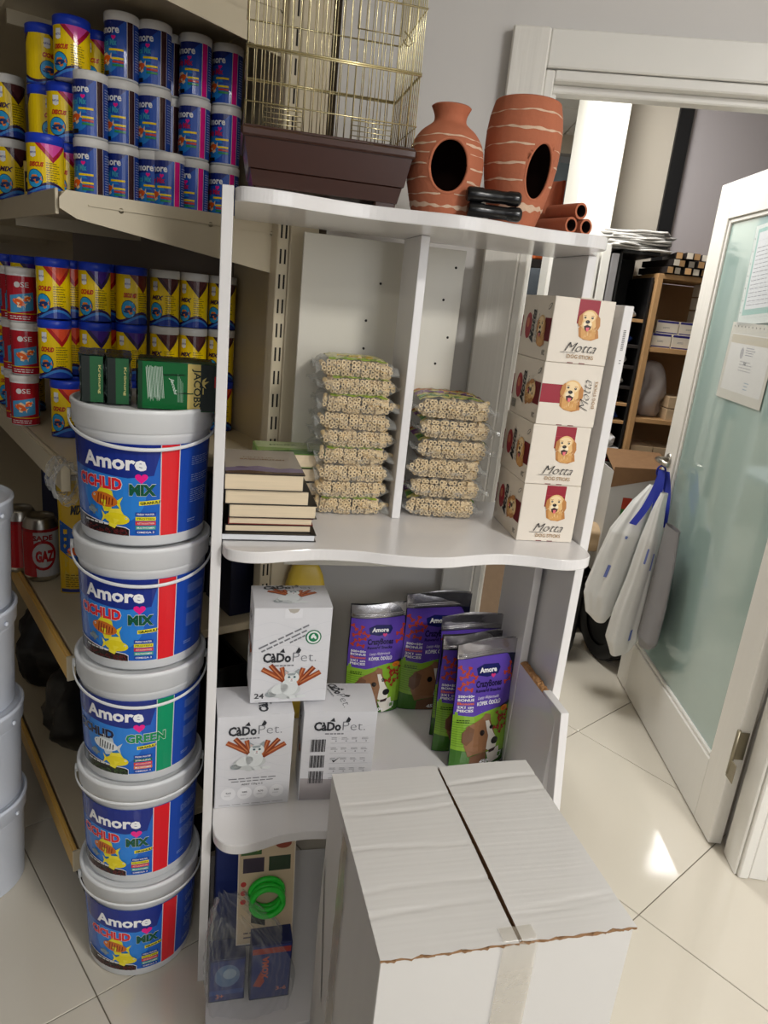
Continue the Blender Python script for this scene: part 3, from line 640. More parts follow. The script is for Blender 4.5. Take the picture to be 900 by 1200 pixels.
# ================================================================== stack of plain white pails
for k in range(5):
    t = thing('white_pail', f'plain white lidded pail, {("standing on the floor", "second from the floor", "third from the floor", "fourth from the floor, topmost in view", "top")[k]} at the left edge', 'pail', (-.932+.004*(k % 2), 1.440, k*.2505), R(10*k), 'plain white pails at the left edge')
    if k == 4: 
        for o in list(t.children): pass
        bpy.data.objects.remove(t); break
    bucket_body(.25).build('pail_body', 'pail_white', t); bucket_lid(.25).build('lid', 'pail_white', t)
    m = MB(); m.lathe([(0, 0), (.005, 0), (.005, .004), (.003, .005), (0, .005)], 12, M=Matrix.Translation((.128*math.cos(R(-8-10*k)), .128*math.sin(R(-8-10*k)), .222)) @ Matrix.Rotation(R(-8-10*k), 4, 'Z') @ Matrix.Rotation(PI/2, 4, 'Y')); m.build('handle_pin', 'pail_white', t)

# ================================================================== coffee packs on the top bucket
def pack_body(L, D, H, seed):
    rr = random.Random(seed); m = MB(); 
    def q(x0, x1, y0, y1, z0, z1):
        nu = 8
        def cr(p):
            x, y, z = p; j = .0018*math.sin(x*300+seed*2+z*170)+.0015*math.sin(y*260+z*210+seed); return (x+j*.5, y+j, z+j*.4)
        for f in (lambda u, v: (x0+(x1-x0)*u, y0, z0+(z1-z0)*v), lambda u, v: (x1-(x1-x0)*u, y1, z0+(z1-z0)*v), lambda u, v: (x0, y1-(y1-y0)*u, z0+(z1-z0)*v), lambda u, v: (x1, y0+(y1-y0)*u, z0+(z1-z0)*v), lambda u, v: (x0+(x1-x0)*u, y0+(y1-y0)*v, z1), lambda u, v: (x0+(x1-x0)*u, y1-(y1-y0)*v, z0)):
            m.grid(lambda u, v, f=f: cr(f(u, v)), nu, nu, 0, True)
    q(-L/2, L/2, -D/2, D/2, 0, H); return m
GRN, GLD = (10, 96, 46), (206, 184, 108)
def jacobs(label, loc, rz, seed, big, tilt=None):
    t = thing('coffee_pack', label, 'coffee pack', loc, rz, 'green foil coffee packs on the top bucket', tilt)
    L, D, H = (.146 if big else .13), .041, .084
    pack_body(L, D, H, seed).build('foil_pack', 'foil_green' if big else 'foil_dark', t)
    a = Art()
    if big:
        a.rect(-.078, .001, .038, .091, GRN, 0); a.rect(.012, .001, .036, .091, GLD, 1); a.rect(.036, .001, .078, .091, (10, 26, 20), 1)
        a.text('JACOBS', .024, .045, .074, (20, 40, 24), 3, h=.013, bold=.015, rot=-PI/2)
        a.poly([(.040, .062), (.047, .067), (.043, .058), (.052, .060), (.043, .052), (.047, .045), (.040, .050), (.0385, .056)], GLD, 2); a.rect(.040, .034, .042, .046, GLD, 2)
        a.rect(.062, .048, .078, .07, (190, 24, 34), 2)
        for k in range(14):
            x = -.064+k*.0022; rr = random.Random(k); y = .084-rr.random()*.004
            a.poly([(x, y), (x+.0009, y), (x+.0009+.004, .014+rr.random()*.012), (x+.004, .014+rr.random()*.012)], (196, 214, 200), 2)
        a.tex = None
        for k in range(5): x = -.006+k*.0022; a.rect(x, .016, x+.0006, .07-.004*k, (170, 200, 176), 2)
        a.text('Jacobs', -.016, .046, .034, (200, 220, 204), 2, h=.006, shear=.4, rot=-1.3)
        a.rect(-.078, .001, -.070, .091, (20, 60, 34), 1)
    a.t = [([(x*.93, y*.915) for x, y in P], c, z) for P, c, z in a.t]
    m = MB(); a.to(m, front(-D/2-.0022), (.02, .02)) if big else None
    if big: m.build('label', 'print_gloss', t)
    # the end towards -x carries a green or dark side seam
    e = Art(); e.rect(-.004, .002, D/2-.003, .082, (14, 84, 42), 0); e.rect(-D/2+.003, .002, -.004, .082, (8, 22, 16), 0)
    e.text('Krönung', .010, .042, .05, (200, 190, 120), 1, h=.004, rot=-PI/2)
    m = MB(); e.to(m, lambda x, y, o: (-L/2-.0026-o, -x, y)); m.build('side_label', 'print_satin', t)
    return t
BZ = 5*BH-.004
ca = face((-.468, 1.33))
def BF(dx, dy): return (-.468+dx*math.cos(ca)-dy*math.sin(ca), 1.330+dx*math.sin(ca)+dy*math.cos(ca), BZ)
jacobs('green and gold coffee pack lying lengthwise, front of the packs on the top bucket', BF(.064, -.060), ca+R(-3), 3, True)
for k, (dx, dy) in enumerate(((-.089, .022), (-.044, .012))):
    jacobs(('leftmost dark green coffee pack seen from its end', 'dark green coffee pack seen end-on directly beside the big front pack')[k], BF(dx, dy), ca+R(90+3-2*k), 4+k, False)
jacobs('coffee pack lying behind the front one on the top bucket', BF(.056, -.012), ca+R(-2), 4, False)

# ================================================================== the white display unit
unit = thing('display_unit', 'white laminate display unit with wavy shelves, partition and open front', 'shelf unit', U(0, 0, 0), UA)
def smooth(P, n=6):
    out = []
    for i in range(len(P)-1):
        p0, p1, p2, p3 = P[max(i-1, 0)], P[i], P[i+1], P[min(i+2, len(P)-1)]
        for k in range(n):
            t = k/n; out.append(tuple(.5*((2*p1[a])+(-p0[a]+p2[a])*t+(2*p0[a]-5*p1[a]+4*p2[a]-p3[a])*t*t+(-p0[a]+3*p1[a]-3*p2[a]+p3[a])*t**3) for a in range(len(p1))))
    return out+[P[-1]]
def shelf(name, edge, back, z, m='white_laminate', th=.022):
    mb = MB(); E_ = smooth(edge); P = E_+back; n = len(P); b = .0015
    cen = Vector((.35, .15))
    ins = [tuple(Vector(p)+(cen-Vector(p)).normalized()*b) for p in P]
    V = [(x, y, z-th+b) for x, y in P]+[(x, y, z-b) for x, y in P]+[(x, y, z) for x, y in ins]+[(x, y, z-th) for x, y in ins]
    T = tessellate_polygon([[Vector((x, y, 0)) for x, y in P]])
    F = [tuple(i+2*n for i in t) for t in T]+[tuple(i+3*n for i in t) for t in T]
    for i in range(n):
        j = (i+1) % n; F += [(i, j, n+j, n+i), (n+i, n+j, 2*n+j, 2*n+i), (3*n+i, 3*n+j, j, i)]
    return mb.add(V, F).build(name, m, unit)
UW = .735
shelf('top_shelf', [(.010, .010), (.020, -.016), (.055, -.026), (.10, -.020), (.16, .0), (.23, .012), (.30, .004), (.36, -.010), (.42, -.010), (.48, .006), (.54, .022), (.60, .024), (.645, .018), (.675, .032), (.690, .070), (.692, .12)], [(UW, .18), (UW, .345), (.010, .345)], ZT)
shelf('middle_shelf', [(.010, .0), (.020, -.030), (.05, -.044), (.085, -.044), (.133, -.032), (.186, -.023), (.257, -.028), (.32, -.044), (.38, -.053), (.43, -.050), (.49, -.034), (.545, -.026), (.60, -.034), (.657, -.050), (.70, -.046), (.728, -.026), (.738, .004), (.739, .04)], [(.739, .345), (.010, .345)], ZM)
shelf('lower_shelf', [(.010, .01), (.016, -.025), (.035, -.050), (.065, -.058), (.107, -.050), (.156, -.034), (.227, -.030), (.32, -.044), (.38, -.053), (.43, -.050), (.49, -.034), (.56, -.028), (.62, -.034), (.66, -.03), (.69, -.01), (.70, .03)], [(.70, .47), (.26, .47), (.12, .345), (.010, .345)], ZL, 'white_laminate')
shelf('base_shelf', [(.010, -.06), (.014, -.14), (.05, -.17), (.12, -.165), (.2, -.145), (.3, -.13), (.4, -.12), (.5, -.12), (.6, -.13), (.68, -.12), (.70, -.08)], [(.70, .34), (.010, .34)], .030)
MB().box(-.010, .0085, .0, .35, 0, ZT+.001, b=.001).build('side_panel', 'white_laminate', unit)
MB().box(.364, .382, .18, .327, ZM+.0005, ZT-.0225, b=.001).build('partition', 'white_laminate', unit)
MB().box(UW-.022, UW-.003, .172, .345, ZM+.0005, ZT-.0225, b=.001).build('side_panel', 'white_laminate', unit)
MB().box(UW-.022, UW-.003, .172, .345, ZL+.0005, ZM-.0225, b=.001).build('side_panel', 'white_laminate', unit)
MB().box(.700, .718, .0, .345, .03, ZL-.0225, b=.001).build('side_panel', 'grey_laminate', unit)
bp = MB(); bp.box(.154, .510, .3465, .362, .862, ZT-.03, b=.001); bpo = bp.build('back_panel', 'back_laminate', unit)
for (x, z) in ((.30, 1.44), (.30, 1.38), (.325, 1.52), (.47, 1.50), (.49, 1.42), (.468, 1.36), (.20, .9), (.235, .9), (.40, .9), (.2, 1.15), (.49, 1.57)):
    MB().lathe([(.0028, 0), (.0028, .0006), (0, .0006)], 10, M=Matrix.Translation((x, .3463, z)) @ Matrix.Rotation(PI/2, 4, 'X')).build('screw_hole', 'slot_dark', bpo)
# loose boards standing against the right side of the unit
t = thing('loose_board', 'tall white board with small printed sticker beside the dog treat boxes', 'board', U(.752, .045, ZM), UA)
MB().box(-.010, .010, 0, .30, -ZM+.001, 1.523-ZM, b=.001).build('panel', 'white_laminate', t)
a = Art(); a.lines(-.003, .40, .003, .44, 14, (60, 60, 60), 0, th=.5, rag=.1); a.lines(-.001, .375, .004, .385, 2, (90, 90, 90), 0); m = MB(); a.to(m, front(0)); m.build('sticker', 'print_matte', t)
t = thing('chipped_board', 'lower white board with raw chipboard top edge right of the treat pouches', 'board', U(.724, -.035, 0), UA)
MB().box(-.0095, .0095, 0, .205, .001, .690, b=.0008).build('panel', 'white_laminate', t)
m = MB(); rr = random.Random(6); Vv = []; Ff = []
for i in range(31):
    y = .205*i/30
    for sx, hz in ((-.0094, 0), (-.006, .5), (.002, .8), (.0094, .2)): Vv.append((sx, y, .690+.0035*hz+.004*rr.random()*(hz > 0)))
for i in range(30):
    for q in range(3): Ff.append((i*4+q, i*4+q+1, (i+1)*4+q+1, (i+1)*4+q))
m.add(Vv, Ff); m.build('raw_edge', 'chipboard', t)
t = thing('leaning_board', 'white board leaning against the chipped one near the door', 'board', U(.768, -.10, 0), UA-R(2), tilt=(R(-3), R(-4)))
MB().box(-.009, .009, 0, .10, .001, .705, b=.001).build('panel', 'white_laminate', t)

# ================================================================== bird cage on top
cg = thing('bird_cage', 'brass wire bird cage on a brown plastic tray', 'cage', U(.160, .135, ZT+.001), UA)
def frus(mb, x0, y0, x1, y1, z0, z1, mi=0, t=.0):
    V = [(-x0, -y0, z0), (x0, -y0, z0), (x0, y0, z0), (-x0, y0, z0), (-x1, -y1, z1), (x1, -y1, z1), (x1, y1, z1), (-x1, y1, z1)]
    return mb.add(V, [(3, 2, 1, 0), (0, 1, 5, 4), (1, 2, 6, 5), (2, 3, 7, 6), (3, 0, 4, 7)], mi)
m = MB(); X, Y = .124, .088
frus(m, X-.002, Y-.002, X+.003, Y+.003, .010, .034); frus(m, X+.001, Y+.001, X+.0045, Y+.0045, .034, .036); frus(m, X+.006, Y+.006, X+.014, Y+.014, .036, .080)
m.box(-X-.020, X+.020, -Y-.020, Y+.020, .080, .094, b=.003); m.box(-X-.016, X+.016, -Y-.016, Y+.016, .094, .097, b=.001)
m.box(-.05, .06, -Y-.0212, -Y-.0195, .0925, .0945)
m.build('tray', 'cage_brown', cg)
for sx in (-1, 1):
    for sy in (-1, 1): MB().box(sx*(X-.022)-.018, sx*(X-.022)+.018, sy*(Y-.016)-.012, sy*(Y-.016)+.012, 0, .012, b=.002).build('foot', 'cage_brown', cg)
CX, CY, CZ0, CZ1 = .138, .098, .090, .48
bar = MB().tube([(0, 0, CZ0), (0, 0, CZ1)], .0009, 6).mesh('bar', 'brass_wire')
for i in range(22):
    x = -CX+2*CX*i/21
    for y in (-CY, CY): link('bar', bar, cg, (x, y, 0))
for j in range(1, 14):
    y = -CY+2*CY*j/14
    for x in (-CX, CX): link('bar', bar, cg, (x, y, 0))
for z in (.13, .205, .208, .30, .40):
    r_ = .0016 if z > .2 else .0012
    MB().tube([(-CX-.002, -CY-.001, z), (CX+.002, -CY-.001, z), (CX+.002, CY+.001, z), (-CX-.002, CY+.001, z)], r_, 6, closed=True).build('ring', 'brass_wire', cg)
for x0, x1, z0, z1 in ((-.11, -.05, .095, .125), (.03, .10, .095, .125)):
    m = MB(); fr = [(x0, -CY-.003, z0), (x1, -CY-.003, z0), (x1, -CY-.003, z1), (x0, -CY-.003, z1)]; m.tube(fr, .0011, 6, closed=True); m.build('feeder_door', 'brass_wire', cg)
    for k in range(1, 4): MB().tube([(x0, -CY-.003, z0+(z1-z0)*k/4), (x1, -CY-.003, z0+(z1-z0)*k/4)], .0008, 6).build('door_wire', 'brass_wire', cg)
m = MB(); m.tube([(.03, -CY-.003, .255), (.10, -CY-.003, .255), (.10, -CY-.003, .32), (.03, -CY-.003, .32)], .0012, 6, closed=True)
m.build('cage_door', 'brass_wire', cg)
m = MB(); m.tube([(.105, -CY-.004, .262), (.112, -CY-.010, .254), (.118, -CY-.012, .246), (.112, -CY-.012, .240), (.106, -CY-.008, .244), (.104, -CY-.004, .250)], .0012, 6); m.build('door_hook', 'brass_wire', cg)
# ================================================================== clay pots, tubes
def pot(name, label, prof, loc, hole, bands, rz, shard=False):
    """prof: outer profile; the wall has thickness; hole = (angle, z, half width, half height) cut out of the side"""
    t = thing(name, label, 'clay pot', loc, rz)
    N = 96; rows = []; steps = 64; zs = [p[1] for p in prof]; H_ = zs[-1]
    def rad(z):
        for (r0, z0), (r1, z1) in zip(prof, prof[1:]):
            if z0 <= z <= z1: u = (z-z0)/(z1-z0) if z1 > z0 else 0; u = u*u*(3-2*u) if False else u; return r0+(r1-r0)*u
        return prof[-1][0]
    m = MB(); ha, hz, hw, hh = hole
    for side, off in ((0, 0.), (1, -.005)):
        V = []
        for j in range(steps+1):
            z = H_*j/steps; r = rad(z)+off
            for k in range(N): a_ = 2*PI*k/N; V.append([r*math.cos(a_), r*math.sin(a_), z])
        inside = lambda k, j: (((((2*PI*k/N-ha+PI) % (2*PI))-PI)*rad(H_*j/steps)/hw)**2+((H_*j/steps-hz)/hh)**2)
        # snap the vertices near the rim of the hole onto the ellipse
        for j in range(steps+1):
            for k in range(N):
                q = inside(k, j)
                if .72 < q < 1.32:
                    da = (((2*PI*k/N-ha+PI) % (2*PI))-PI); z = H_*j/steps; s_ = 1/math.sqrt(q); da *= s_; z2 = hz+(z-hz)*s_
                    r = rad(max(0, min(H_, z2)))+off; V[j*N+k] = [r*math.cos(ha+da), r*math.sin(ha+da), z2]
        F = []; MI = []
        for j in range(steps):
            for k in range(N):
                k2 = (k+1) % N; cen = (inside(k, j)+inside(k2, j)+inside(k2, j+1)+inside(k, j+1))/4 if abs(k2-k) == 1 else (inside(k, j)+inside(k, j+1))/2
                if cen < .98: continue
                F.append((j*N+k, j*N+k2, (j+1)*N+k2, (j+1)*N+k))
                zc = H_*(j+.5)/steps; a_ = 2*PI*k/N
                MI.append(0 if side == 0 else 2)  # inner wall takes the painted shade
        b = len(m.v); m.v += [tuple(p) for p in V]
        for f, q in zip(F, MI): m.f.append([i+b for i in f]); m.m.append(q); m.c.append(None); m.sm.append(True)
    # rim of the mouth, floor, lip of the hole
    r = rad(H_); m.lathe([(r, H_), (r-.0025, H_+.002), (r-.005, H_)], N); m.lathe([(0, .004), (rad(0), .0)], N, 0)
    for b0, bw in bands:
        V = []; ok = []; n3 = 144
        for k in range(n3+1):
            a_ = 2*PI*k/n3; zc = b0+.0016*math.sin(2*a_+b0*90)+.0007*math.sin(9*a_+b0*50); hw_ = bw*(.75+.35*math.sin(3*a_+b0*200)+.25*math.sin(17*a_+b0*31))
            for sg in (-1, 1): z = zc+sg*max(.0002, hw_); V.append(((rad(z)+.0006)*math.cos(a_), (rad(z)+.0006)*math.sin(a_), z))
            ok.append((((((a_-ha+PI) % (2*PI))-PI)*rad(zc)/(hw+.003))**2+((zc-hz)/(hh+.003))**2) > 1)
        m.add(V, [(2*k, 2*k+2, 2*k+3, 2*k+1) for k in range(n3) if ok[k] and ok[k+1]], 1, None, True)
    P = []
    for q in range(41):
        c = 2*PI*q/40; da = hw*math.cos(c)/rad(hz+hh*math.sin(c)); z = hz+hh*math.sin(c); rr_ = rad(z)-.0025; P.append((rr_*math.cos(ha+da), rr_*math.sin(ha+da), z))
    m.tube(P[:-1], .003, 8, 0, closed=True)
    m.build('clay_body', ['terracotta', 'clay_slip', 'hollow_shade'], t); return t
def cr(P, n=8): return smooth(P, n)
pv1 = U(.370, .085, ZT+.001)
def fix(prof):
    out = []
    for r, z in prof:
        if not out or z > out[-1][1]+1e-6: out.append((r, z))
    return out
pot('clay_jug', 'round terracotta jug with a short neck and a large side hole', fix(cr([(.050, 0), (.059, .03), (.0655, .060), (.0665, .092), (.061, .118), (.049, .137), (.034, .149), (.0285, .155), (.0285, .165), (.0345, .178)])), pv1, (R(-86), .078, .036, .043), [(.016, .004), (.034, .0012), (.056, .0018), (.078, .0012), (.098, .001), (.112, .0020), (.124, .0012)], 0)
pv2 = U(.510, .090, ZT+.001)
pot('clay_barrel', 'tall striped terracotta barrel pot with an oval side hole', fix(cr([(.040, 0), (.050, .03), (.060, .07), (.066, .11), (.067, .15), (.064, .18), (.058, .205)])), pv2, (R(-62), .090, .028, .046), [(.030, .006), (.072, .0016), (.100, .0018), (.128, .0014), (.156, .0022), (.182, .0014)], 0)
t = thing('clay_slab', 'curved terracotta slab standing behind the barrel pot', 'clay slab', U(.593, .14, ZT+.001), UA)
m = MB(); m.grid(lambda i, j: ((.03)*math.cos(-.2+2.2*i), .03*math.sin(-.2+2.2*i), .10*j), 10, 2); m.grid(lambda i, j: ((.025)*math.cos(-.2+2.2*i), .025*math.sin(-.2+2.2*i), .10*j), 10, 2); m.grid(lambda i, j: ((.025+.005*j)*math.cos(-.2+2.2*i), (.025+.005*j)*math.sin(-.2+2.2*i), .10), 10, 1); m.build('slab', 'terracotta', t)
r_ = .0142
for k, (u, z, lb) in enumerate(((.611, ZT+r_+.001, 'terracotta tube lying at the left of the bottom pair'), (.6405, ZT+r_+.001, 'terracotta tube lying at the right of the bottom pair'), (.626, ZT+r_*2.74+.002, 'terracotta tube lying on top of the two others'))):
    t = thing('clay_tube', lb, 'clay tube', U(u, .055, z), UA+R(16), group='terracotta tubes at the end of the top shelf')
    m = MB(); L_ = .085
    m.tube([(0, y, 0) for y in (0, .03, .06, L_)], r_, 24, cap=False); m.tube([(0, y, 0) for y in (0, L_)], r_-.0038, 24, 1, cap=False)
    for y in (0, L_): m.lathe([(r_, 0), (r_-.0038, 0)], 24, M=Matrix.Translation((0, y, 0)) @ Matrix.Rotation(PI/2, 4, 'X'))
    m.build('tube_body', ['terracotta', 'hollow_shade'], t)
for k, (z, du, lb) in enumerate(((ZT+.0135, 0, 'black plastic tube lying on the top shelf in front of the pots'), (ZT+.038, -.004, 'black plastic tube resting on top of the other one'))):
    t = thing('plastic_tube', lb, 'tube', U(.398+du, .012+.002*k, z), UA+R(-6))
    m = MB(); m.tube([(x, 0, 0) for x in (0, .003, .012, .026, .030, .045, .060, .070, .074, .088, .091, .094)], [.0095, .0122, .0124, .0122, .0106, .0112, .0104, .0106, .0120, .0122, .0112, .0085], 24); m.build('tube_body', 'black_plastic', t)

# ================================================================== books
bk = U(.012, .02, ZM)
def book(label, u, v, z, w_, d_, h_, rz, cover, page='paper_cream', ctop=None, arts=None):
    t = thing('book', label, 'book', U(u, v, z), UA+R(rz), 'books stacked on the middle shelf')
    c = .0012; m = MB(); m.box(-.002, w_, -.001, d_, 0, c, b=.0004); m.box(-.002, w_, -.001, d_, h_-c, h_, b=.0004); m.box(-.003, -.0015, -.001, d_, 0, h_)
    m.build('cover', cover, t)
    MB().box(-.001, w_-.003, .002, d_-.002, c, h_-c).build('page_block', page, t)
    if arts: m = MB(); arts.to(m, lambda x, y, o: (x, y, h_+o)); m.build('cover_print', 'print_gloss', t)
    return t
a = Art(); a.rect(0, 0, .142, .195, (168, 158, 146), 0); a.poly([(0, .0), (.142, .0), (.142, .045), (.12, .05), (.10, .042), (.06, .06), (.04, .052), (.02, .048), (0, .04)], (126, 112, 138), 1); a.poly([(0, 0), (.142, 0), (.142, .018), (.09, .014), (.04, .024), (0, .014)], (92, 70, 56), 2)
a.ell(.03, .046, .012, .007, (116, 100, 122), 2); a.ell(.075, .044, .016, .008, (132, 118, 148), 2)
a.text('BAŞKOMUTAN', .072, .108, .085, (146, 118, 90), 2, h=.010, bold=.03); a.text('NUTUK', .066, .125, .06, (150, 130, 110), 2, h=.008)
book('large thin hardback with white page edge at the bottom of the book stack', .010, .012, ZM+.0005, .172, .20, .0135, 1, 'cover_black', 'paper_white')
book('thin paperback second from the bottom of the book stack', .016, .022, ZM+.0143, .158, .19, .0138, 2, 'cover_black')
book('narrow paperback with dark red spine third from the bottom of the stack', .022, .024, ZM+.0284, .154, .185, .0135, 1, 'cover_red')
book('thick cream-paged book in the middle of the stack', .022, .020, ZM+.0422, .160, .19, .026, 2, 'cover_black')
book('thick book directly under the topmost one', .014, .018, ZM+.0685, .152, .185, .028, 1.5, 'cover_black')
book('topmost book of the stack with a grey landscape cover', .012, .012, ZM+.0968, .142, .195, .031, 2, 'cover_black', arts=a)
a = Art(); a.rect(0, 0, .15, .12, (142, 168, 96), 0); a.poly([(0, .06), (.15, .05), (.15, .12), (0, .12)], (186, 200, 150), 1); a.poly([(0, .0), (.15, .0), (.15, .03), (.07, .04), (0, .02)], (70, 120, 50), 1); a.text('DOĞA', .06, .08, .06, (70, 110, 40), 2, h=.012)
for k in range(4): book(('bottom', 'second', 'third', 'green-covered topmost')[k]+' book of the stack behind the front books', .088-.003*k, .222, ZM+.0005+k*.0300, .15, .118, .0295, 1+k, 'cover_green' if k == 3 else 'cover_black', arts=a if k == 3 else None)

# ================================================================== bags of small treat sticks
rr = random.Random(21)
def treat_bag_meshes(w_, d_, h_, seed):
    rr = random.Random(seed); sticks = MB(); r0 = .0051
    def thick(x, y): return h_/2*max(0, (1-abs(x/(w_/2))**5))**.5*max(.0, (1-abs(y/(d_/2))**9))**.5
    def stick(x, y, z, yaw, pit, r):
        M = Matrix.Translation((x, y, z)) @ Matrix.Rotation(yaw, 4, 'Z') @ Matrix.Rotation(pit, 4, 'X')
        n = 7; V = []; F = []; L_ = .022
        for rr_, yy in ((r, 0), (r*.42, -.0002), (r*.36, .004), (r, L_)):
            for k in range(n): q = 2*PI*k/n; V.append((rr_*math.cos(q), yy, rr_*math.sin(q)))
        for a_, b_ in ((0, 3), (0, 1), (1, 2)):
            for k in range(n): k2 = (k+1) % n; F.append((a_*n+k, a_*n+k2, b_*n+k2, b_*n+k))
        sticks.add(V, F, 0, None, False, M); sticks.add([V[2*n+k] for k in range(n)], [tuple(range(n))], 1, None, False, M)
    rows = max(3, int(h_*1.0/(r0*1.75)))
    for q in range(rows):                   # ends seen along the front
        for k in range(int(w_/(r0*1.95))):
            x = -w_/2+.006+k*r0*1.95+rr.uniform(-.0015, .0015); zz = (q+.5)/rows*2-1; T = thick(x, -d_*.36)
            if abs(zz) > T/(h_/2)*1.02: continue
            stick(x, -d_/2+.006+.009*abs(zz)**2+rr.uniform(-.003, .003)+.012*abs(2*x/w_)**4, h_/2+zz*h_/2*.84, rr.gauss(0, .35), rr.gauss(0, .2), r0*rr.uniform(.88, 1.1))
    for q in range(rows):                   # along the right side
        for k in range(9):
            y = -d_/2+.02+k*.011; zz = (q+.5)/rows*2-1
            if abs(zz) < .95: stick(w_/2-.014-.008*abs(zz)**2+rr.uniform(-.003, .002), y, h_/2+zz*h_/2*.78, rr.uniform(.8, 2.2), rr.gauss(0, .2), r0*rr.uniform(.88, 1.1))
    core = MB(); core.grid(lambda i, j: (-w_/2+.02+(w_-.04)*i, -d_/2+.028+(d_-.04)*j, h_/2+.86*thick(-w_/2+.02+(w_-.04)*i, -d_/2+.028+(d_-.04)*j)), 8, 8); core.grid(lambda i, j: (-w_/2+.02+(w_-.04)*i, -d_/2+.028+(d_-.04)*j, h_/2-.86*thick(-w_/2+.02+(w_-.04)*i, -d_/2+.028+(d_-.04)*j)), 8, 8)
    ph = rr.random()*6
    def skin(sg):
        def f(i, j):
            x = (-.5+i)*(w_+.022); y = (-.5+j)*(d_+.026); T = thick(max(-w_/2, min(w_/2, x*.985)), max(-d_/2, min(d_/2, y*.985)))
            return (x, y, h_/2+sg*(T+.0016)+.0022*math.sin(x*190+ph+y*60)*math.sin(y*150+ph)+.004*max(0, abs(x)-w_/2+.004)/.01*math.sin(y*90+ph)+.004*max(0, abs(y)-d_/2+.004)/.013*math.sin(x*80+ph))
        return f
    film = MB(); film.grid(skin(1), 26, 22); film.grid(skin(-1), 26, 22)
    return sticks.mesh('treat_sticks', ['treat', 'hollow_shade']), core.mesh('shaded_core', 'shaded_core'), film.mesh('clear_bag', 'clear_film'), skin(1)  # stick holes capped with painted shade
def art_bag(kind, d_):
    a = Art()
    if kind:
        a.rect(-.075, -.07, .075, .09, (206, 196, 112), 0); a.poly([(-.075, -.05), (.075, -.07), (.075, -.06), (-.075, -.02)], (90, 140, 60), 1); a.poly([(-.075, .0), (.075, -.03), (.075, .0), (-.075, .04)], (120, 66, 120), 1); a.poly([(-.075, .05), (.075, .01), (.075, .03), (-.075, .075)], (196, 120, 50), 1)
        a.text('SNACKS', 0, -.015, .10, (70, 30, 80), 3, h=.016, bold=.04, rot=-.1); a.lines(-.06, .04, .06, .08, 5, (140, 60, 60), 2, seed=2)
    else:
        a.rect(-.06, -.062, .06, .06, (214, 208, 150), 0); a.poly([(-.06, -.062), (.06, -.062), (.06, -.045), (.0, -.04), (-.06, -.05)], (150, 176, 70), 1); a.ell(.0, -.02, .04, .03, (230, 200, 60), 1); a.text('STICKS', 0, -.03, .07, (110, 90, 40), 3, h=.014, bold=.04)
    return a
def bag_stack(u, v, n, w_, d_, pitch, rz0, where, group, kinds):
    protos = []
    for s_ in range(3):
        st, co, fi, sk = treat_bag_meshes(w_, d_, pitch*1.02, 40+s_+int(u*100)); m = MB(); art_bag(kinds, d_).to(m, lambda x, y, o: (lambda p: (p[0], p[1], p[2]+o+.0006))(sk(x/(w_+.022)+.5, y/(d_+.026)+.5)), (.012, .012)); protos.append((st, co, fi, m.mesh('print', 'print_gloss')))
    rr = random.Random(int(u*100)); cnt = {9: ['lowest', 'second from the bottom', 'third from the bottom', 'fourth from the bottom', 'middle', 'fourth from the top', 'third from the top', 'second from the top', 'topmost'], 6: ['lowest', 'second from the bottom', 'third from the bottom', 'third from the top', 'second from the top', 'topmost']}[n]
    for k in range(n):
        t = thing('treat_bag', f'clear bag of small cream treat sticks, {cnt[k]} of {where}', 'bag of treats', U(u+rr.uniform(-.006, .006), v+rr.uniform(-.004, .004), ZM+.001+k*pitch), UA+R(rz0+rr.uniform(-4, 4)), group)
        st, co, fi, pr = protos[k % 3]
        o = link('treat_sticks', st, t); o['kind'] = 'stuff'; link('filling', co, t); link('clear_bag', fi, t)
        if k >= n-2 or k % 3 == 0: link('print', pr, t)
bag_stack(.268, .258, 9, .150, .14, .0362, 3, 'the left stack', 'bags of treat sticks in the left stack', 0)
bag_stack(.490, .272, 6, .158, .18, .0435, -3, 'the right stack', 'bags of treat sticks in the right stack', 1)

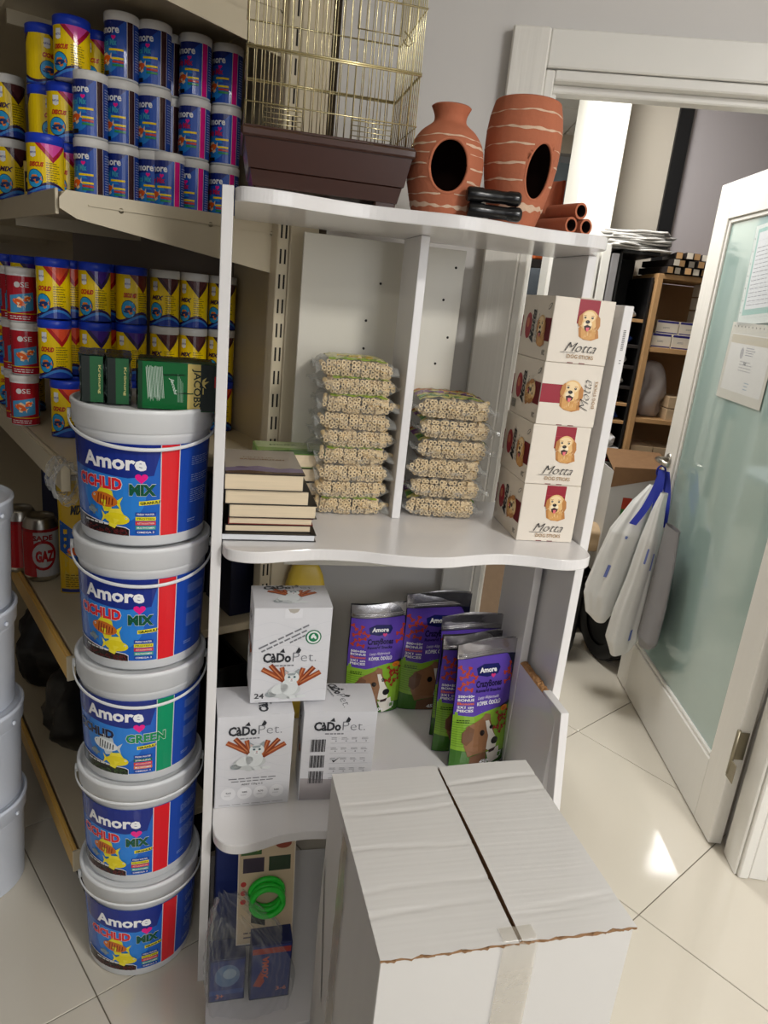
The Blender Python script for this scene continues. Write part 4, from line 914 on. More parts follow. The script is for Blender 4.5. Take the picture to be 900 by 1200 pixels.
# ================================================================== dog treat boxes
CR, DR = (228, 219, 206), (150, 22, 44)
def dog_head():
    a = Art(); F1, F2, F3, F4 = (214, 160, 92), (232, 190, 128), (244, 216, 168), (188, 128, 66)
    a.poly([(-.30, -.50), (-.36, -.2), (-.2, .0), (.25, .0), (.42, -.25), (.48, -.5), (.2, -.62), (-.1, -.60)], F4, 0); a.poly([(-.22, -.55), (-.26, -.2), (.0, -.05), (.3, -.2), (.34, -.52), (.1, -.6)], F1, 1)
    a.ell(.0, .10, .36, .37, F2, 2, n=26)
    a.poly([(-.30, .33), (-.40, .22), (-.42, -.02), (-.36, -.16), (-.27, -.08), (-.24, .16)], F4, 3); a.poly([(.30, .33), (.42, .20), (.46, -.06), (.40, -.22), (.30, -.10), (.25, .14)], F4, 3)
    a.ell(-.02, .22, .24, .2, F3, 3, n=20); a.ell(-.05, -.06, .19, .17, F3, 4, n=22); a.ell(-.10, -.04, .10, .10, (250, 232, 200), 5, n=16); a.ell(.02, -.04, .10, .10, (250, 232, 200), 5, n=16)
    a.poly([(-.17, -.12), (-.05, -.06), (.10, -.11), (.13, -.06), (.08, -.22), (-.03, -.30), (-.12, -.24)], (50, 20, 20), 6); a.poly([(-.09, -.16), (.05, -.15), (.02, -.29), (-.06, -.29)], (226, 110, 120), 7)
    a.ell(-.05, .045, .085, .062, (26, 20, 20), 7, n=16); a.ell(-.07, .065, .025, .014, (120, 110, 110), 8, n=8)
    for x in (-.17, .11): a.ell(x, .19, .043, .038, (40, 24, 16), 6, n=12); a.ell(x-.008, .2, .012, .011, (250, 250, 250), 7, n=6)
    a.poly([(-.24, .27), (-.12, .27), (-.13, .25), (-.23, .25)], F4, 5); a.poly([(.05, .27), (.18, .27), (.17, .25), (.06, .25)], F4, 5)
    rr = random.Random(2)
    for k in range(26):
        x = rr.uniform(-.26, .36); y = rr.uniform(-.55, -.2); a.poly([(x, y), (x+.02, y+.01), (x-.01, y+.11)], (F3, F4, F2)[k % 3], 2)
    return a
DOG = dog_head()
BWD, BHT, BDP = .122, .1215, .168
def art_motta_front(rot):
    a = Art(); w_, h_ = BWD, BHT; a.rect(-w_/2+.001, .001, w_/2-.001, h_-.001, CR, 0)
    if not rot:
        a.rect(-.012, h_*.62, .030, h_-.001, DR, 1); a.rect(-.012, h_*.82, .030, h_*.825, (190, 60, 80), 2)
        a.put(DOG, .012, h_*.64, .052, dz=3); a.text('Motta', .004, h_*.185, .064, (24, 24, 30), 12, h=.0175, bold=-.012, shear=.5); a.rect(-.036, h_*.165, -.006, h_*.172, (24, 24, 30), 12); a.tube_ = 0
        a.text('DOG STICKS', .006, h_*.085, .054, (150, 110, 50), 12, h=.007, bold=.01)
    else:
        a.rect(-w_/2+.001, h_*.36, .01, h_*.66, DR, 1); a.put(DOG, .002, h_*.53, .056, rot=-.12, dz=3)
        b = Art(); b.text('Motta', 0, 0, .064, (24, 24, 30), 0, h=.020, shear=.5, bold=-.018); b.text('DOG STICKS', .002, -.013, .056, (150, 110, 50), 0, h=.006, bold=.01); a.put(b, w_/2-.020, h_*.52, .95, rot=PI/2, dz=12)
    for x in (-.012, .012): a.rect(x-.006, .0006, x+.006, .0022, (120, 40, 46), 1)
    return a
def art_motta_side(k):
    a = Art(); w_, h_ = BDP, BHT      # runs from the back (-x) to the front (+x)
    a.rect(w_/2-.034, h_*.30, w_/2-.001, h_*.66, DR, 1) ; a.rect(w_/2-.034, h_*.30, w_/2-.001, h_*.66, DR, 1)
    a.put(DOG, w_/2-.050, h_*.48, .056, rot=0 if k % 2 else -1.4, dz=3)
    b = Art(); b.text('Motta', 0, 0, .066, (40, 40, 46), 0, h=.022, shear=.45); b.lines(-.03, -.02, .03, -.006, 3, (90, 90, 96), 0, seed=4); a.put(b, w_/2-.088, h_*.5, 1., rot=PI/2, dz=4)
    a.ell(w_/2-.125, h_*.5, .018, .026, (160, 40, 54), 2); a.ell(w_/2-.128, h_*.55, .008, .010, (200, 120, 90), 3); a.rect(-w_/2+.001, h_*.3, -w_/2+.006, h_*.66, DR, 1)
    a.text('NYC', w_/2-.02, h_*.08, .016, (50, 50, 56), 3, h=.010, shear=.2); a.ell(w_/2-.018, h_*.84, .010, .004, (90, 90, 90), 2, rot=.6); a.ell(w_/2-.018, h_*.84, .0085, .0026, CR, 3, rot=.6)
    if k == 2:
        for q in range(12): a.rect(-w_/2+.012+q*.0022, .012, -w_/2+.013+q*.0022, .03, (40, 40, 40), 3)
    return a
lbs = ['lowest dog treat box with red band, standing on the middle shelf', 'second dog treat box from the shelf, band at the top', 'third dog treat box from the shelf, its print turned sideways', 'topmost dog treat box with red band and open-mouthed dog']
t0 = None
for k, (u, v, rz) in enumerate(((.603, .060, -3.5), (.603, .061, -3.2), (.605, .060, -3.2), (.606, .060, -3))):
    t = thing('dog_treat_box', lbs[k], 'box', U(u, v, ZM+.0006+k*(BHT+.0006)), UA+R(rz), 'stacked dog treat boxes')
    m = MB(); m.box(0, BWD, 0, BDP, 0, BHT, b=.0008); m.build('carton', 'motta_card', t)
    a = art_motta_front(k == 2); m = MB(); a.to(m, front(-.0002, 1, BWD/2)); m.build('front_print', 'print_satin', t)
    a = art_motta_side(k); m = MB(); a.to(m, lambda x, y, o: (-.0002-o, BDP/2-x, y)); m.build('side_print', 'print_satin', t)
    if k == 3: m = MB(); Art().rect(.048, -.002, .092, .06, DR, 0).to(m, lambda x, y, o: (x, max(0, y), BHT+o)); m.build('top_band', 'print_satin', t); MB().box(.05, .075, -.001, .02, BHT+.0002, BHT+.0022).build('top_tab', 'motta_card', t)

# ================================================================== cat treat boxes
CG = (214, 214, 218)
def cat_art():
    a = Art(); C1, C2, C3 = (196, 200, 200), (216, 220, 220), (150, 158, 160); ST, S2 = (150, 70, 36), (196, 120, 76)
    for s_ in (-1, 1):
        for k, (an, l_) in enumerate(((.95, .62), (.62, .60), (.25, .46))):
            x, y = s_*.14, .05; dx, dy = s_*math.sin(an)*l_*1.2, math.cos(an)*l_; nx, ny = dy*.12/l_, -dx*.12/l_*1
            a.poly([(x, y), (x+dx, y+dy), (x+dx+nx, y+dy+ny), (x+nx, y+ny)], (ST, (130, 56, 30), ST)[k], k); a.poly([(x+nx*.3, y+ny*.3), (x+dx+nx*.3, y+dy+ny*.3), (x+dx+nx*.55, y+dy+ny*.55), (x+nx*.55, y+ny*.55)], S2, k+1)
    a.ell(-.12, -.16, .42, .20, C1, 5, rot=.12, n=26); a.ell(.0, -.05, .22, .24, C2, 6, n=22); a.ell(-.46, -.26, .14, .08, C3, 5, n=14); a.ell(-.24, -.1, .22, .14, C2, 6, rot=.3)
    a.ell(.08, -.34, .14, .055, C2, 7); a.ell(.30, -.33, .14, .05, C2, 7); a.ell(-.1, -.36, .13, .045, C1, 7)
    a.ell(.05, .22, .19, .165, C2, 8, n=22); a.poly([(-.13, .28), (-.15, .47), (.0, .36)], C3, 7); a.poly([(.10, .36), (.24, .47), (.23, .27)], C3, 7); a.poly([(-.115, .31), (-.13, .42), (-.04, .36)], (206, 180, 176), 9)
    for x in (-.02, .12): a.ell(x, .24, .036, .028, (80, 110, 120), 10, n=10); a.ell(x, .24, .014, .024, (14, 18, 20), 11, n=8)
    a.ell(.05, .17, .022, .015, (190, 120, 120), 10, n=8); a.ell(.05, .13, .07, .045, (232, 234, 234), 9, n=12); a.poly([(.0, .125), (.05, .14), (.1, .125), (.05, .118)], (90, 90, 96), 10)
    a.poly([(-.08, .34), (.16, .36), (.12, .29), (-.04, .28)], C3, 9); return a
CAT = cat_art(); INK = (46, 48, 54)
def logo_cado(a, cx, cy, w_, rot=0):
    b = Art(); b.text('CàDo', -.24, 0, .52, INK, 2, h=.19, bold=.04); b.text('Pet.', .27, 0, .44, (120, 122, 128), 2, h=.19, bold=-.015); b.poly([(.10, .19), (.15, .30), (.2, .24), (.17, .18)], INK, 2); b.poly([(-.2, .2), (-.13, .28), (-.1, .19)], INK, 2); b.lines(-.28, -.09, .2, -.05, 1, (130, 130, 136), 2, th=.7)
    a.put(b, cx, cy, w_, rot)
def waves(a, w_, h_):
    for k in range(7):
        y0 = h_*(.1+.12*k); P = [(-w_/2+w_*i/14, y0+.008*math.sin(i*.6+k)+w_*.0*i) for i in range(15)]
        a.poly(P+[(x, y+.0006) for x, y in P[::-1]], (200, 202, 208), 0)
def art_cado(kind, w_, h_):
    a = Art(); waves(a, w_, h_)
    if kind == 'front':
        logo_cado(a, 0, h_*.80, .112); a.put(CAT, .0, h_*.555, .082, dz=3)
        a.lines(-.052, h_*.315, .052, h_*.33, 1, (110, 110, 116), 2, th=.6, rag=.05); a.lines(-.046, h_*.285, .046, h_*.30, 1, (110, 110, 116), 2, th=.6, rag=.05); a.text('ADET 125g ± 2', -.002, h_*.245, .045, (90, 90, 96), 2, h=.004)
        for k in range(4):
            x = -.051+k*.034; a.ell(x, h_*.155, .0155, .0155, (228, 228, 231), 2, n=24); a.text(('%65', '%85', '%70', '%80')[k], x, h_*.158, .011, (90, 92, 98), 3, h=.004); a.lines(x-.008, h_*.13, x+.008, h_*.145, 2, (150, 150, 156), 3)
        a.lines(-.07, h_*.03, .07, h_*.04, 1, (130, 130, 136), 2, th=.4, rag=.02)
    elif kind == 'top_box':
        b = Art(); b.lines(-.062, 0, .062, .006, 1, (120, 122, 128), 2, th=.6, rag=.1); b.lines(-.06, -.009, .045, -.003, 1, (120, 122, 128), 2, th=.6, rag=.1, seed=4); b.lines(.0, -.018, .045, -.012, 1, (120, 122, 128), 2, th=.6, rag=.1, seed=5); a.put(b, -.012, h_*.71, 1., rot=.48)
        logo_cado(a, -.002, h_*.44, .112); a.put(CAT, 0, h_*.19, .082, dz=3); a.text('24', -w_/2+.018, h_*.05, .020, (60, 60, 66), 3, h=.012); a.lines(-w_/2+.010, h_*.02, -w_/2+.026, h_*.03, 1, (120, 120, 126), 3)
        a.ell(.044, h_*.70, .0165, .0165, (20, 110, 72), 3, n=28); a.ell(.044, h_*.70, .0140, .0140, (226, 230, 228), 4, n=28); a.ell(.044, h_*.70, .0105, .0105, (20, 120, 76), 5, n=24); a.ell(.042, h_*.71, .003, .006, (226, 230, 228), 6, rot=-.5); a.ell(.047, h_*.70, .0025, .005, (226, 230, 228), 6, rot=.5)
        a.rect(-.018, h_*.90, .018, h_-.001, (222, 222, 226), 1); a.poly([(-.012, h_-.001), (.012, h_-.001), (.008, h_-.008), (0, h_-.011), (-.008, h_-.008)], (176, 170, 160), 2)
    else:
        logo_cado(a, 0, h_*.80, .112)
        for r in range(3):
            for q in range(14): a.rect(-.060+q*.0023, h_*(.56-.18*r), -.060+q*.0023+(.0016 if q % 3 else .0008), h_*(.70-.18*r), (50, 50, 54), 2)
        for r in range(5):
            for q in range(4): a.lines(-.016+q*.022, h_*(.70-.115*r), -.001+q*.022, h_*(.73-.115*r), 2, (130, 130, 136), 2, seed=q+r); a.ell(-.006+q*.022, h_*(.68-.115*r), .0016, .0016, (150, 150, 156), 2, n=8)
            a.rect(-.018, h_*(.655-.115*r), .068, h_*(.658-.115*r), (180, 180, 186), 2)
        a.poly([(-.012, h_*.47), (-.008, h_*.44), (.006, h_*.50), (-.007, h_*.46)], (10, 10, 12), 5)
        a.poly([(-w_/2+.002, .002), (w_/2-.002, .002), (w_/2-.002, h_*.22), (-w_/2+.002, h_*.26)], (168, 162, 164), 1)
    return a
def cat_box(label, loc, rz, kind, w_=.158, d_=.115, h_=.223, slope=.03):
    t = thing('cat_treat_box', label, 'box', loc, rz, 'cat treat boxes on the lower shelf')
    m = MB(); V = [(0, 0, 0), (w_, 0, 0), (w_, d_, 0), (0, d_, 0), (0, 0, h_), (w_, 0, h_), (w_, d_, h_), (0, d_, h_)]
    m.box(0, w_, 0, d_, 0, h_, b=.0008); m.build('carton', 'cado_card', t)
    lid = MB(); k = 10    # bulging lid panel
    lid.grid(lambda i, j: (w_*i, -.0006+(d_+.0006)*j, h_+.0012+.012*math.sin(PI*j)*.6*math.sin(PI*(.15+.7*i))), 10, 8); lid.grid(lambda i, j: (w_*i, -.0006, h_-.0005+.0018*j), 1, 1); lid.build('lid_flap', 'cado_card', t)
    m = MB(); art_cado(kind, w_, h_).to(m, front(-.0003, 1, w_/2)); m.build('front_print', 'print_satin', t)
    ta = Art()
    if kind == 'top_box': logo_cado(ta, w_/2, d_*.72, .112); ta.put(CAT, w_/2, d_*.34, .068, dz=3)
    else: logo_cado(ta, w_*(.66 if kind == 'front' else .45), d_*.5, .10, rot=PI/2 if kind == 'front' else -PI/2+.3)
    m = MB(); ta.to(m, lambda x, y, o: (x, y, h_+.0016+o+.012*math.sin(PI*max(0, min(1, y/d_)))*.6*math.sin(PI*(.15+.7*x/w_))), (.01, .01)); m.build('lid_print', 'print_satin', t)
    sa = Art(); sa.put(CAT, d_/2, h_*.45, .055, dz=3); logo_cado(sa, d_/2, h_*.75, .08); m = MB(); sa.to(m, lambda x, y, o: (-.0003-o, d_-x, y)); m.build('side_print', 'print_satin', t)
    return t
cat_box('white cat treat box with cat and meat sticks, front left on the lower shelf', U(.013, .053, ZL+.0005), UA+R(3.5), 'front')
cat_box('white cat treat box with barcodes and a tick, behind the big carton', U(.192, .066, ZL+.0005), UA+R(-2), 'back')
cat_box('cat treat box with green round seal standing on the other two', U(.078, .083, ZL+.2375), UA+R(2), 'top_box', w_=.160, h_=.217)

# ================================================================== dog treat pouches
PU, GN = (92, 66, 168), (132, 176, 50)
def bone(a, x, y, s_, rot, c=(176, 62, 44), z=4):
    b = Art(); b.rect(-.5, -.13, .5, .13, c, 0)
    for sx in (-1, 1):
        for sy in (-1, 1): b.ell(sx*.5, sy*.16, .2, .2, c, 0, n=10)
    a.put(b, x, y, s_, rot, dz=z)
def art_pouch():
    a = Art(); w_, h_ = .156, .318; a.rect(-w_/2, .002, w_/2, .150, GN, 0); a.poly([(-w_/2, .140), (-.03, .136), (w_/2, .160), (w_/2, h_-.038), (-w_/2, h_-.038)], PU, 1)
    a.poly([(-w_/2, .002), (w_/2, .002), (w_/2, .03), (.03, .04), (-w_/2, .05)], (60, 110, 34), 1)
    for k in range(11): a.poly([(-w_/2, .06+k*.006), (-.045+.002*k, .058+k*.006), (-.045+.002*k, .0595+k*.006), (-w_/2, .0618+k*.006)], (100, 144, 40), 2)
    a.poly([(-.026, .236), (-.030, .254), (-.010, .262), (.03, .260), (.036, .250), (.030, .236), (.0, .230)], (24, 30, 92), 4); a.text('Amore', .002, .242, .046, WH, 5, h=.012, bold=.04); a.heart(.016, .233, .006, (214, 60, 130), 6)
    a.text('CrazyBones', .006, .207, .072, (34, 24, 70), 5, h=.016, bold=.035); a.text('Reward Snacks', .006, .194, .070, (34, 24, 70), 5, h=.008, bold=.03)
    a.text('Lezzy Alıştırmalık', .008, .177, .060, (206, 196, 226), 5, h=.007, shear=.3); a.text('KÖPEK ÖDÜLÜ', .010, .162, .066, (240, 238, 244), 5, h=.011, bold=.03)
    for k, (s_, c) in enumerate((('500+50g', WH), ('BONUS', WH), ('Ekonomi', (230, 110, 60)), ('2X1 cm', WH), ('PIECES', WH))): a.text(s_, -.052, .184-.009*k, .040, c, 5, h=.0062, bold=.03)
    for x, y, r_ in ((-.062, .235, .3), (-.050, .250, 1.2), (-.045, .222, .2), (-.066, .212, 1.), (-.048, .204, -.2), (-.036, .236, -.6), (.066, .250, 1.3), (.058, .236, .2), (.070, .228, -.7), (.060, .214, .3), (-.068, .255, -.9)): bone(a, x, y, .016, r_)
    for x, y, r_ in ((.048, .126, .6), (.060, .118, -.5), (.044, .110, 1.2), (.060, .102, .2), (.036, .100, -.3), (.052, .092, .9), (.040, .134, -.9), (.066, .132, 1.1)): bone(a, x, y, .014, r_, (150, 44, 36), 12)
    B1, B2, B3 = (112, 76, 52), (140, 98, 66), (232, 226, 216)
    a.poly([(-.052, .086), (-.046, .110), (-.010, .128), (.004, .136), (.016, .128), (.028, .100), (.040, .070), (.034, .054), (.010, .044), (-.020, .036), (-.036, .030), (-.050, .060)], B2, 4)
    a.poly([(-.056, .094), (-.040, .112), (-.026, .104), (-.030, .076), (-.044, .062), (-.056, .070)], B1, 6); a.poly([(-.004, .130), (.004, .140), (.018, .136), (.020, .122), (.008, .118)], (150, 108, 80), 6)
    a.poly([(.004, .122), (.014, .122), (.030, .088), (.042, .070), (.040, .050), (.026, .040), (.010, .050), (.014, .084)], B3, 7); a.ell(.034, .068, .0105, .0095, (24, 20, 24), 9, n=14); a.poly([(.018, .046), (.040, .050), (.036, .040), (.020, .038)], (60, 40, 40), 8)
    a.ell(-.004, .093, .007, .007, (30, 20, 16), 8, n=10); a.ell(.022, .104, .005, .0055, (30, 20, 16), 8, n=10); a.poly([(-.03, .03), (.01, .044), (.02, .002), (-.03, .002)], B1, 5); a.poly([(.012, .04), (.05, .05), (.06, .012), (.03, .002)], B3, 5)
    a.ell(.058, .146, .0115, .0075, (226, 130, 40), 6, n=16); a.lines(.050, .143, .066, .150, 2, (140, 60, 20), 7); a.text('450g', .014, .010, .034, WH, 14, h=.010, bold=.04); a.rect(.048, .018, .062, .034, WH, 12); a.rect(.050, .020, .060, .032, (90, 130, 60), 13)
    a.lines(-.070, .120, -.030, .130, 2, (40, 70, 20), 5, th=.5); return a
APO = art_pouch(); pm = []
for s_ in (1, 2, 3):
    fn = pouchmesh(.158, .318, .048, s_); bd = pouch_skin(fn, .158, .318, 1, .281).mesh('pouch_body', ['print_gloss', 'foil_silver']); bd.materials[0] = MATS['deep_navy']
    m = MB(); APO.to(m, fn, (.0132, .0159)); z_ = MB()
    for q in (.287, .291): z_.tube([fn(-.076+.152*i/8, q, .001) for i in range(9)], .0009, 5)
    pm.append((bd, m.mesh('print', 'print_gloss'), z_.mesh('zip_strip', 'foil_silver')))
for k, (u, v, rz, lb, ti) in enumerate(((.640, .172, 10, 'purple and green dog treat pouch standing foremost, beside the chipped board', -4), (.616, .236, 7, 'dog treat pouch directly behind the foremost one', -2), (.634, .300, 5, 'dog treat pouch with bare silver top behind the front two', 0), (.575, .425, 1, 'dog treat pouch standing rearmost, between the others', 2), (.418, .415, 2, 'dog treat pouch standing at the left behind the cat treat boxes', 0))):
    t = thing('dog_treat_pouch', lb, 'pouch', U(u, v, ZL+.0005), UA+R(rz), 'dog treat pouches on the lower shelf', tilt=(R(ti), 0))
    a_, b_, c_ = pm[k % 3]; link('pouch_body', a_, t); link('print', b_, t); link('zip_strip', c_, t); t.scale = (1, 1, 1) if k in (1, 4) else ((1.02, 1, 1.02), 0, (1.08, 1, 1.07), (1.12, 1, 1.10))[k]
t = thing('yellow_pack', 'yellow plastic pack lying behind the top cat treat box', 'pack', U(.215, .405, ZL+.001), UA)
lump('pack', 'pack_yellow', .060, .03, .440, 9, t, amp=.05); 

# ================================================================== bagged toys under the lower shelf
t = thing('toy_card', 'printed toy card with a green ring hanging loop, under the lower shelf', 'toy', U(.128, -.045, .145), UA+R(3), tilt=(R(-10), 0))
MB().box(-.060, .060, 0, .004, 0, .250, b=.0008).build('card', 'pale_card', t)
a = Art(); a.rect(-.058, .003, .058, .247, (200, 180, 150), 0); a.rect(-.055, .205, -.012, .235, (60, 100, 50), 1); a.text('TOYS', -.034, .214, .036, (220, 210, 90), 2, h=.014, bold=.05); a.rect(-.050, .165, -.006, .198, (50, 40, 60), 1); a.rect(.004, .165, .050, .198, (40, 60, 40), 1); a.ell(.034, .225, .017, .011, (140, 60, 40), 1); a.poly([(-.02, .228), (-.008, .228), (0, .236), (.008, .228), (.02, .228), (.02, .235), (-.02, .235)], (20, 16, 20), 3)
for k in range(3): a.ell(-.048, .14-.02*k, .006, .006, (190, 50, 50), 1, n=12)
a.poly([(-.03, .05), (0, .04), (.0, .09), (-.03, .08)], (20, 20, 24), 1); a.lines(-.045, .015, .045, .035, 2, (90, 80, 90), 1); m = MB(); a.to(m, front(-.0002)); m.build('print', 'print_satin', t)
for r_, y, z in ((.034, -.010, .122), (.030, -.019, .117), (.033, -.028, .112)):
    MB().tube([(r_*math.cos(2*PI*k/40), y, z+r_*.92*math.sin(2*PI*k/40)) for k in range(40)], .0062, 10, closed=True).build('green_ring', 'ring_green', t)
for k, (u, v, z, w_, h_, lb) in enumerate(((.052, -.078, .0305, .075, .115, 'blue printed toy box at the left under the lower shelf'), (.142, -.082, .0305, .085, .150, 'blue printed toy box with red lettering, right inside the clear bag'), (.095, .05, .0305, .15, .335, 'tall dark blue box behind the toy card'))):
    t = thing('toy_box', lb, 'box', U(u, v, z), UA+R(2)); MB().box(-w_/2, w_/2, 0, .05, 0, h_, b=.001).build('carton', 'navy_box', t)
    a = Art(); a.rect(-w_/2+.003, .004, w_/2-.003, h_-.004, (34, 52, 120), 0)
    if k == 1: a.text('XOMA', -.006, .088, .06, (200, 90, 60), 2, h=.013, bold=.04, rot=PI/2); a.text('3-6', .024, .022, .022, (214, 130, 110), 2, h=.010); a.poly([(-.036, .04), (-.02, .08), (-.012, .05), (-.02, .035)], (170, 60, 40), 1); a.rect(-.04, .125, .04, .14, (170, 60, 50), 1)
    if k == 0: a.text('3+', -.014, .01, .016, (214, 130, 110), 2, h=.012); a.ell(.0, .07, .026, .03, (90, 120, 160), 1); a.ell(.005, .075, .014, .014, (150, 170, 190), 2); a.rect(-.035, .02, .035, .032, (50, 80, 150), 1)
    if k == 2: a.text('277', -.03, .272, .04, (160, 170, 190), 2, h=.016); a.rect(.04, .26, .07, .31, (120, 60, 50), 1)
    m = MB(); a.to(m, front(-.0002)); m.build('print', 'print_satin', t)
t = thing('clear_bag', 'crumpled clear plastic bag round the toy boxes under the lower shelf', 'bag', U(.100, -.068, .0312), UA)
def cb(i, j):
    a_ = 2*PI*i; tp = j**1.2; cr_ = abs(math.sin(9*a_+7*j))+abs(math.sin(13*a_-17*j)); w_ = .092*(1-.72*tp**2.2)+.004*math.sin(5*a_+j*9)+.005*cr_*j; d_ = .048*(1-.5*tp)+.004*math.sin(7*a_-j*6)+.009*cr_*(.3+.7*j)
    return (w_*math.copysign(abs(math.cos(a_))**.6, math.cos(a_))-.045*tp**2, d_*math.copysign(abs(math.sin(a_))**.6, math.sin(a_)), .245*j)
m = MB(); m.grid(cb, 110, 40); m.build('film', 'clear_film', t)

# ================================================================== the big white carton in front
BA = R(15.2)
bx = thing('large_carton', 'large white corrugated carton with taped flaps in front of the display unit', 'carton', (.057, .744, 0), BA)
CW, CDp, CHt = .383, .390, .648
m = MB(); t_ = .004
m.box(0, CW, 0, t_, .001, CHt, b=.0008); m.box(0, t_, t_, CDp, .001, CHt, b=.0008); m.box(CW-t_, CW, t_, CDp, .001, CHt, b=.0008); m.box(t_, CW-t_, CDp-t_, CDp, .001, CHt, b=.0008)
m.box(t_, CW-t_, t_, CDp-t_, .005, .012)
m.build('carton_body', 'carton_white', bx)
MB().box(.006, CW-.006, .006, CDp-.006, CHt-.012, CHt-.008).build('inner_flap', 'carton_kraft', bx)
def flap(x0, x1, seed):
    rr = random.Random(seed); cs = sorted(rr.uniform(.08, .92) for _ in range(5)); nx, ny = 14, 90; T = .0045
    def f(i, j):
        x = x0+(x1-x0)*i; y = -.002+(CDp+.001)*j
        d = sum(-.0022*math.exp(-((j-c+.012*math.sin(i*3+c*9))/.006)**2)*(.4+.6*math.sin(c*40+i*2)**2) for c in cs)
        z = CHt+T+.0002*math.sin(j*330)+d+.0016*math.sin(i*4+seed)*math.sin(j*5)+.002*(1-abs(2*j-1))*(i if seed == 1 else 1-i)
        if j == 0: y += .0016*math.sin(i*47+seed)+.0012*math.sin(i*113)
        return (x, y, z)
    m = MB(); m.grid(f, nx, ny)
    o = m.build('top_flap', 'carton_white', bx)
    e = MB(); e.grid(lambda i, j: (lambda p: (p[0], p[1]+.0002, CHt+.0002+(p[2]-CHt-.0002)*j))(f(i, 0)), nx*3, 1); e.grid(lambda i, j: (lambda p: (p[0], p[1], CHt+.0002+(p[2]-CHt-.0002)*j))(f(1 if seed == 1 else 0, i)), 30, 1)
    e.build('raw_edge', 'carton_kraft', o)
flap(-.001, CW*.520, 1); flap(CW*.535, CW+.003, 2)
ff = MB(); rr = random.Random(12)
V = []
for k in range(61):
    x = -.001+(CW+.004)*k/60; q = .3+.7*(k/60)**1.5; V += [(x, -.0012-.0018*q*rr.random(), CHt+.001-.004*q*rr.random()), (x, -.0006, CHt+.0030+.0010*rr.random())]
ff.add(V, [(2*k, 2*k+2, 2*k+3, 2*k+1) for k in range(60)]); ff.build('torn_edge', 'carton_kraft', bx)
def tape(P, nm='tape'):
    m = MB(); n = len(P)
    m.add([p for q in P for p in q], [(2*i, 2*i+1, 2*i+3, 2*i+2) for i in range(n-1)], smooth=True); m.build(nm, 'tape', bx)
tape([((.175, -.0030, z), (.228, -.0030, z)) for z in (.30, .40, .50, .60, CHt)]+[((.176, .004, CHt+.0075), (.228, .004, CHt+.0075)), ((.177, .022, CHt+.0072), (.227, .022, CHt+.0070))])
rr = random.Random(5)
tape([((-.0014-.003*rr.random(), .215+.004*rr.random()-.10*(CHt-z)*.2, z), (-.0016-.002*rr.random(), .262+.004*rr.random()-.10*(CHt-z)*.2, z)) for z in [CHt-.01-.03*k for k in range(20)]])
tape([((-.004-.004*rr.random(), .235+.003*math.sin(k), CHt-.02-.03*k), (-.006, .243+.004*rr.random(), CHt-.02-.03*k)) for k in range(16)])
m = MB(); m.add([(-.0022, .30, .20), (-.0022, .38, .47), (-.0042, .37, .20), (-.0022, .39, .30)], [(0, 1, 2), (1, 3, 2)]); m.build('side_flap', 'carton_white', bx)

# ================================================================== sheets on the door glass
def door_pt(x, z, o=0.): # along the leaf from the hinge, height, distance off the glass towards the aisle
    return (x, -.0135+.0+o, z)
def sheet(label, x0, x1, z0, z1, art, tiltz=0.):
    t = thing('paper_sheet', label, 'paper', (0, 0, 0), 0)
    M = Matrix.Translation(dl.location) @ Matrix.Rotation(R(89.6), 4, 'Z')
    p = M @ Vector((x0, -.012, z0)); t.location = p; t.rotation_euler = (0, 0, R(89.6)-PI)
    w_ = x1-x0; h_ = z1-z0; k = Matrix.Rotation(tiltz, 4, 'Y')
    m = MB(); m.grid(lambda i, j: tuple(k @ Vector((-w_+w_*i, -.0018-.002*math.sin(PI*j)*(1-j)-.004*(1-j)**3*abs(math.sin(4*i+1)), h_*j))), 10, 12); m.build('sleeve', 'clear_film', t)
    m = MB(); art(w_, h_).to(m, lambda x, y, o: tuple(k @ Vector((x-w_/2, -.0006-o, y)))); m.build('sheet', 'print_matte', t); return t
def art_s1(w_, h_):
    a = Art(); a.rect(-w_/2, 0, w_/2, h_, (216, 226, 224), 0); a.rect(-w_/2+.02, .03, w_/2-.004, h_-.012, (150, 196, 190), 1); a.rect(-w_/2+.032, .048, w_/2-.012, h_-.024, (226, 230, 236), 2)
    for k in range(14): a.rect(-w_/2+.036, h_-.05-k*.024, w_/2-.02, h_-.0494-k*.024, (180, 186, 194), 3)
    a.lines(-w_/2+.04, .06, w_/2-.03, h_-.06, 15, (130, 136, 150), 3, th=.16, seed=8, rag=.6)
    for k in range(7): a.ell(-w_/2+.008, .04+k*(h_-.08)/6, .0028, .0028, (120, 130, 130), 2, n=8)
    return a
def art_s2(w_, h_):
    a = Art(); a.rect(-w_/2, 0, w_/2, h_, (206, 204, 194), 0); a.rect(-w_/2+.02, .03, w_/2-.02, h_-.035, (222, 222, 220), 1); a.rect(-w_/2+.02, h_-.065, w_/2-.02, h_-.038, (196, 188, 168), 2)
    for k in range(12): a.ell(-w_/2+.02+k*(w_-.04)/11, h_-.012, .003, .003, (70, 76, 80), 2, n=8)
    a.ell(-.045, h_*.62, .012, .018, (170, 170, 176), 2); a.lines(-.02, h_*.60, .05, h_*.72, 4, (120, 124, 140), 2, th=.3); a.lines(-.045, h_*.40, .05, h_*.55, 4, (150, 152, 160), 2, th=.25, seed=3); a.text('50', -.008, h_*.48, .018, (60, 62, 80), 3, h=.010); a.lines(.02, h_*.18, .055, h_*.3, 3, (110, 150, 180), 2, th=.25); return a
sheet('printed form in a clear sleeve, upper of the two sheets on the door glass', .405, .655, 1.530, 1.84, art_s1, R(-4))
sheet('yellowish certificate in a clear sleeve, lower sheet on the door glass', .365, .690, 1.270, 1.518, art_s2, R(1))

